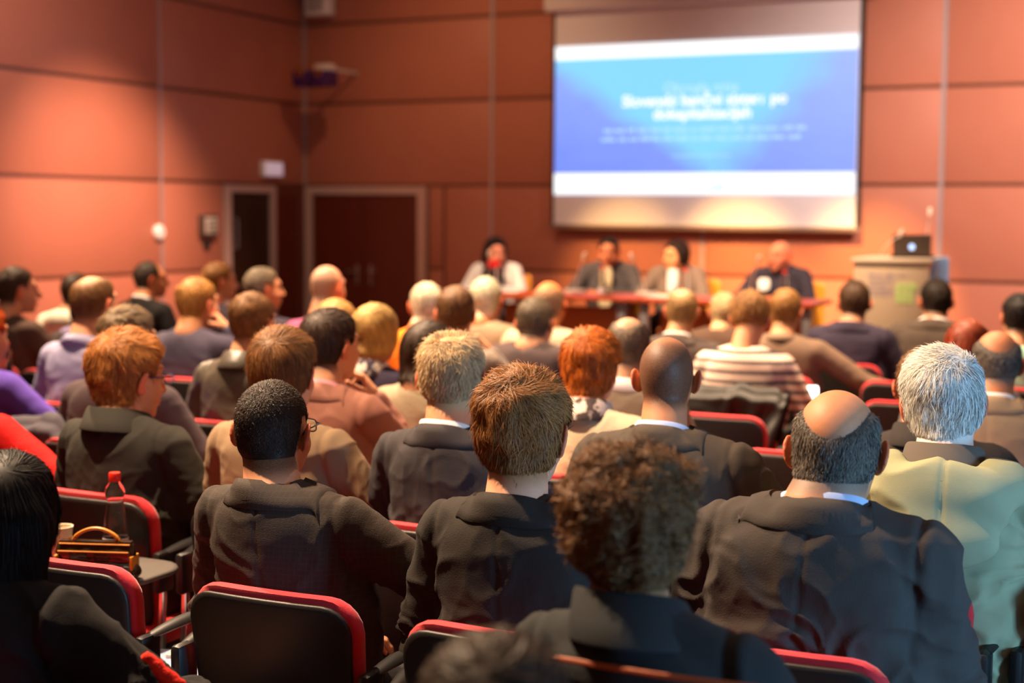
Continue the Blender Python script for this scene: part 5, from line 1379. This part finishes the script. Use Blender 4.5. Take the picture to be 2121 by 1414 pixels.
MQ4 = suit('navy_suit_speaker', (44, 38, 50))
person('bald_speaker', (1592, 1638, 500, .178), YP, 'person with bald head in dark navy suit with white badge at the stage table', H((150, 120, 100), .002, .002, none=True, stubble=.08, beard=.35), MQ4, 'table', hyaw=160, byaw=178, zf=.28, sw=.25, group=GS, q=2, face=True, collar=('suit', MQ4['mat']), tone=(228, 140, 112))
def chest_patch(key, name, m, w, h, x, z, thick=.012):
    root, base, fr, byr, arm = PEOPLE[key]
    p = MB(); p.plate(rrect(w, h, min(w, h) * .3, 4, z0=z), thick, lambda a, b_, c_: (a + x, b_ + .155 + (1.0 - c_) * .06, c_)); p.build(name, m, root, angle=60)
chest_patch('man_open_suit', 'shirt_front', C('cream_shirt', (228, 208, 168), 'smooth'), .11, .34, 0, .62)
chest_patch('woman_blazer', 'blouse_front', WHITE, .09, .20, 0, .76)
chest_patch('woman_white_blouse', 'dark_vest', C('black_vest', (40, 32, 34)), .20, .34, 0, .62)
chest_patch('bald_speaker', 'badge', WHITE, .10, .10, .09, .80, .02)
chest_patch('woman_white_blouse', 'red_necklace', C('red_bead', (206, 34, 36), 'smooth'), .12, .07, 0, .93, .02)
for k, kk in enumerate(('woman_white_blouse', 'man_open_suit', 'woman_blazer', 'bald_speaker')):
    b_ = PEOPLE[kk][1]; wood_chair(b_[0] + (.0, .0, .08, .08)[k], b_[1] + .02, 'honey wood chair behind the ' + ('person in white blouse', 'person in open grey suit', 'person in grey blazer', 'bald person in navy suit')[k])

# ---- details on single garments
def on_person(key, mb, name, m, angle=60):
    return mb.build(name, m, PEOPLE[key][0], angle=angle)
root, base, fr, byr, arm = PEOPLE['black_haired_woman']
el, wr = np.array(arm[1][2]), np.array(arm[1][3]); sh = np.array(arm[1][1])
g = Grid(axis(-.1, .5, df=.009), axis(-.25, .5, df=.009), axis(.5, 1.1, df=.009))
ax_ = (el - sh) / np.linalg.norm(el - sh)
for k, u in enumerate((.52, .62, .72, .82)):
    q = sh + (el - sh) * u + np.array([.052, .004, .030]); g.add(ell(q, (.013, .020, .024)), .015)
V, Qd = g.net(); V = V + vnormals(V, Qd) * (.006 * (vnoise(V * 150, 4) - .5))[:, None]
link('red_trim', np_mesh('red_trim', V, Qd), root, C('red_sequins', (222, 40, 20), 'knit'))
root = PEOPLE['curly_man'][0]; Tz = 1.0
p = MB(); zc = PEOPLE['curly_man'][4][0][1][2]
p.tube([(x, -.118 - .03 * math.cos(x * 7) + .25 * abs(x) ** 1.5, zc + .045 - .3 * x * x) for x in np.linspace(-.17, .17, 15)], .0045, 8); p.build('orange_piping', mat('orange_piping', (160, 72, 26), .6), root)

# ------------------------------------------------------------------ chairs for everyone, and the empty ones
ROWOF = {}
CL = [(k, PEOPLE[k]) for k in PEOPLE if k not in ('woman_white_blouse', 'man_open_suit', 'woman_blazer', 'bald_speaker')]
for k, (root, base, fr, byr, arm) in CL:
    chair({'white_haired_man': -.70}.get(k, base[0]), 0, 'chair under the ' + root['label'], y=base[1] - .0)
CB = chair(-2.51, 1, 'empty conference chair with a pale blue folder on its seat')

for x, r, lab in ((-1.25, 3, 'empty conference chair behind the closely shaved person'), (-1.34, 4, 'empty conference chair between the grey sweater and the tan jacket'), (-1.90, 5, 'empty conference chair in front of the cream knit sweater'), (-1.30, 5, 'empty conference chair beside the striped jersey'), (-1.24, 6, 'empty conference chair next to the red-haired person'),
                  (-1.42, 7, 'empty conference chair next to the outstretched arm'), (-1.62, 8, 'empty conference chair between the navy and charcoal suits'), (-4.06, 3, 'conference chair with a grey jacket hung over its back'), (-.13, 2, 'conference chair with folded tablet beside the sage green jacket'),
                  (-3.90, 4, 'empty conference chair beside the leather jacket'), (-5.55, 5, 'empty conference chair behind the brown jacket'), (-2.45, 3, 'empty conference chair behind the tan jacket'), (-3.05, 1, 'conference chair with handbag, cup and bottle on its tablet')):
    c_ = chair(x, r, lab)
    if c_ and x == -.13: tablet(c_, 1, True)
    if c_ and x == -3.05: tablet(c_, 1, False, .13)
for k, key in enumerate(('buzz_man', 'plum_jacket')):
    pass

# ------------------------------------------------------------------ things on tablets, seats and floor
tx, ty, tzz = -3.05 + .24, ROWY(1) + .22 + .30, .696
bottle((-2.85, 3.36, tzz), 'water bottle with red cap standing behind the handbag', h=.25)
cup((-3.0, 3.30, tzz), 'cream paper cup with red brown print beside the handbag')
handbag((-2.735, 3.145, tzz), math.radians(20), 'black and ochre patent handbag with arched yellow handle')
q = on_z(390, 1335, .475)
folded_paper('conference_folder', (-2.45, 3.12, .463), .35, .24, .31, 'pale blue conference folder lying on the red chair seat', (150, 176, 206), 'folder', .03)
folded_paper('name_card', (-2.49, 3.21, .4950), .35, .09, .055, 'small cream name card lying on the blue folder', (226, 214, 196), 'card', .008)
q = on_z(357, 1335, 0.0); bottle((q[0], q[1], 0), 'water bottle with red cap standing on the carpet behind the handbag chair')
q = on_z(2072, 1440, 0.0); bottle((q[0], q[1], 0), 'water bottle with red cap standing on the carpet beside the folded tablet')
q = on_y(12, 708, 5.62); bottle((q[0], q[1], q[2] - .235), 'water bottle with red cap beside the brown jacket')
p = MB(); t = empty('side_shelf', (q[0] - .02, q[1], 0)); tag(t, 'small round stand table carrying a bottle beside the brown jacket', 'table')
p.lathe([(.16, q[2] - .235 - .02), (.165, q[2] - .235 - .012), (.16, q[2] - .235 - .001)], n=28); p.build('table_top', M_TAB, t)
p = MB(); p.tube([(0, 0, 0.02), (0, 0, q[2] - .255)], .02, 12); p.build('stem', M_CHROME, t)
p = MB(); p.lathe([(.14, 0), (.14, .012), (.03, .02)], n=28); p.build('foot', M_CHROME, t)
q = on_z(152, 962, .80)
folded_paper('leaflet', (q[0], q[1], .80), -.6, .21, .30, 'white and pale blue leaflet on the lap of the red sweater', (196, 216, 228), 'leaflet', .004, .15)
root, base, fr, byr, arm = PEOPLE['striped_shirt']
wpos = np.array(arm[1][3]) + base
ph = empty('smartphone', (wpos[0] + .02, wpos[1] + .13, wpos[2] - .005), .3); tag(ph, 'lit smartphone held by the person in the striped jersey', 'phone'); ph.rotation_euler = (math.radians(40), 0, .3)
p = MB(); p.box((-.036, -.07, 0), (.036, .07, .008), .004); p.build('phone_case', M_BLACKP, ph)
p = MB(); p.box((-.033, -.062, .0081), (.033, .062, .0090)); p.build('phone_display', mat('phone_glow', (190, 220, 255), .2, emit=(180, 215, 255), estr=2.2), ph)
drape((base[0] - .02, base[1] - .24, .86), 0, .56, .18, .34, C('black_shiny_jacket', (26, 20, 18), 'smooth', None, .5), 'black shiny jacket hung over the chair of the striped jersey', 11)
drape((-4.06, ROWY(3), .86), 0, .36, .2, .36, C('grey_wool_jacket', (82, 78, 88)), 'grey wool jacket hung over a chair back near the red sweater', 5)
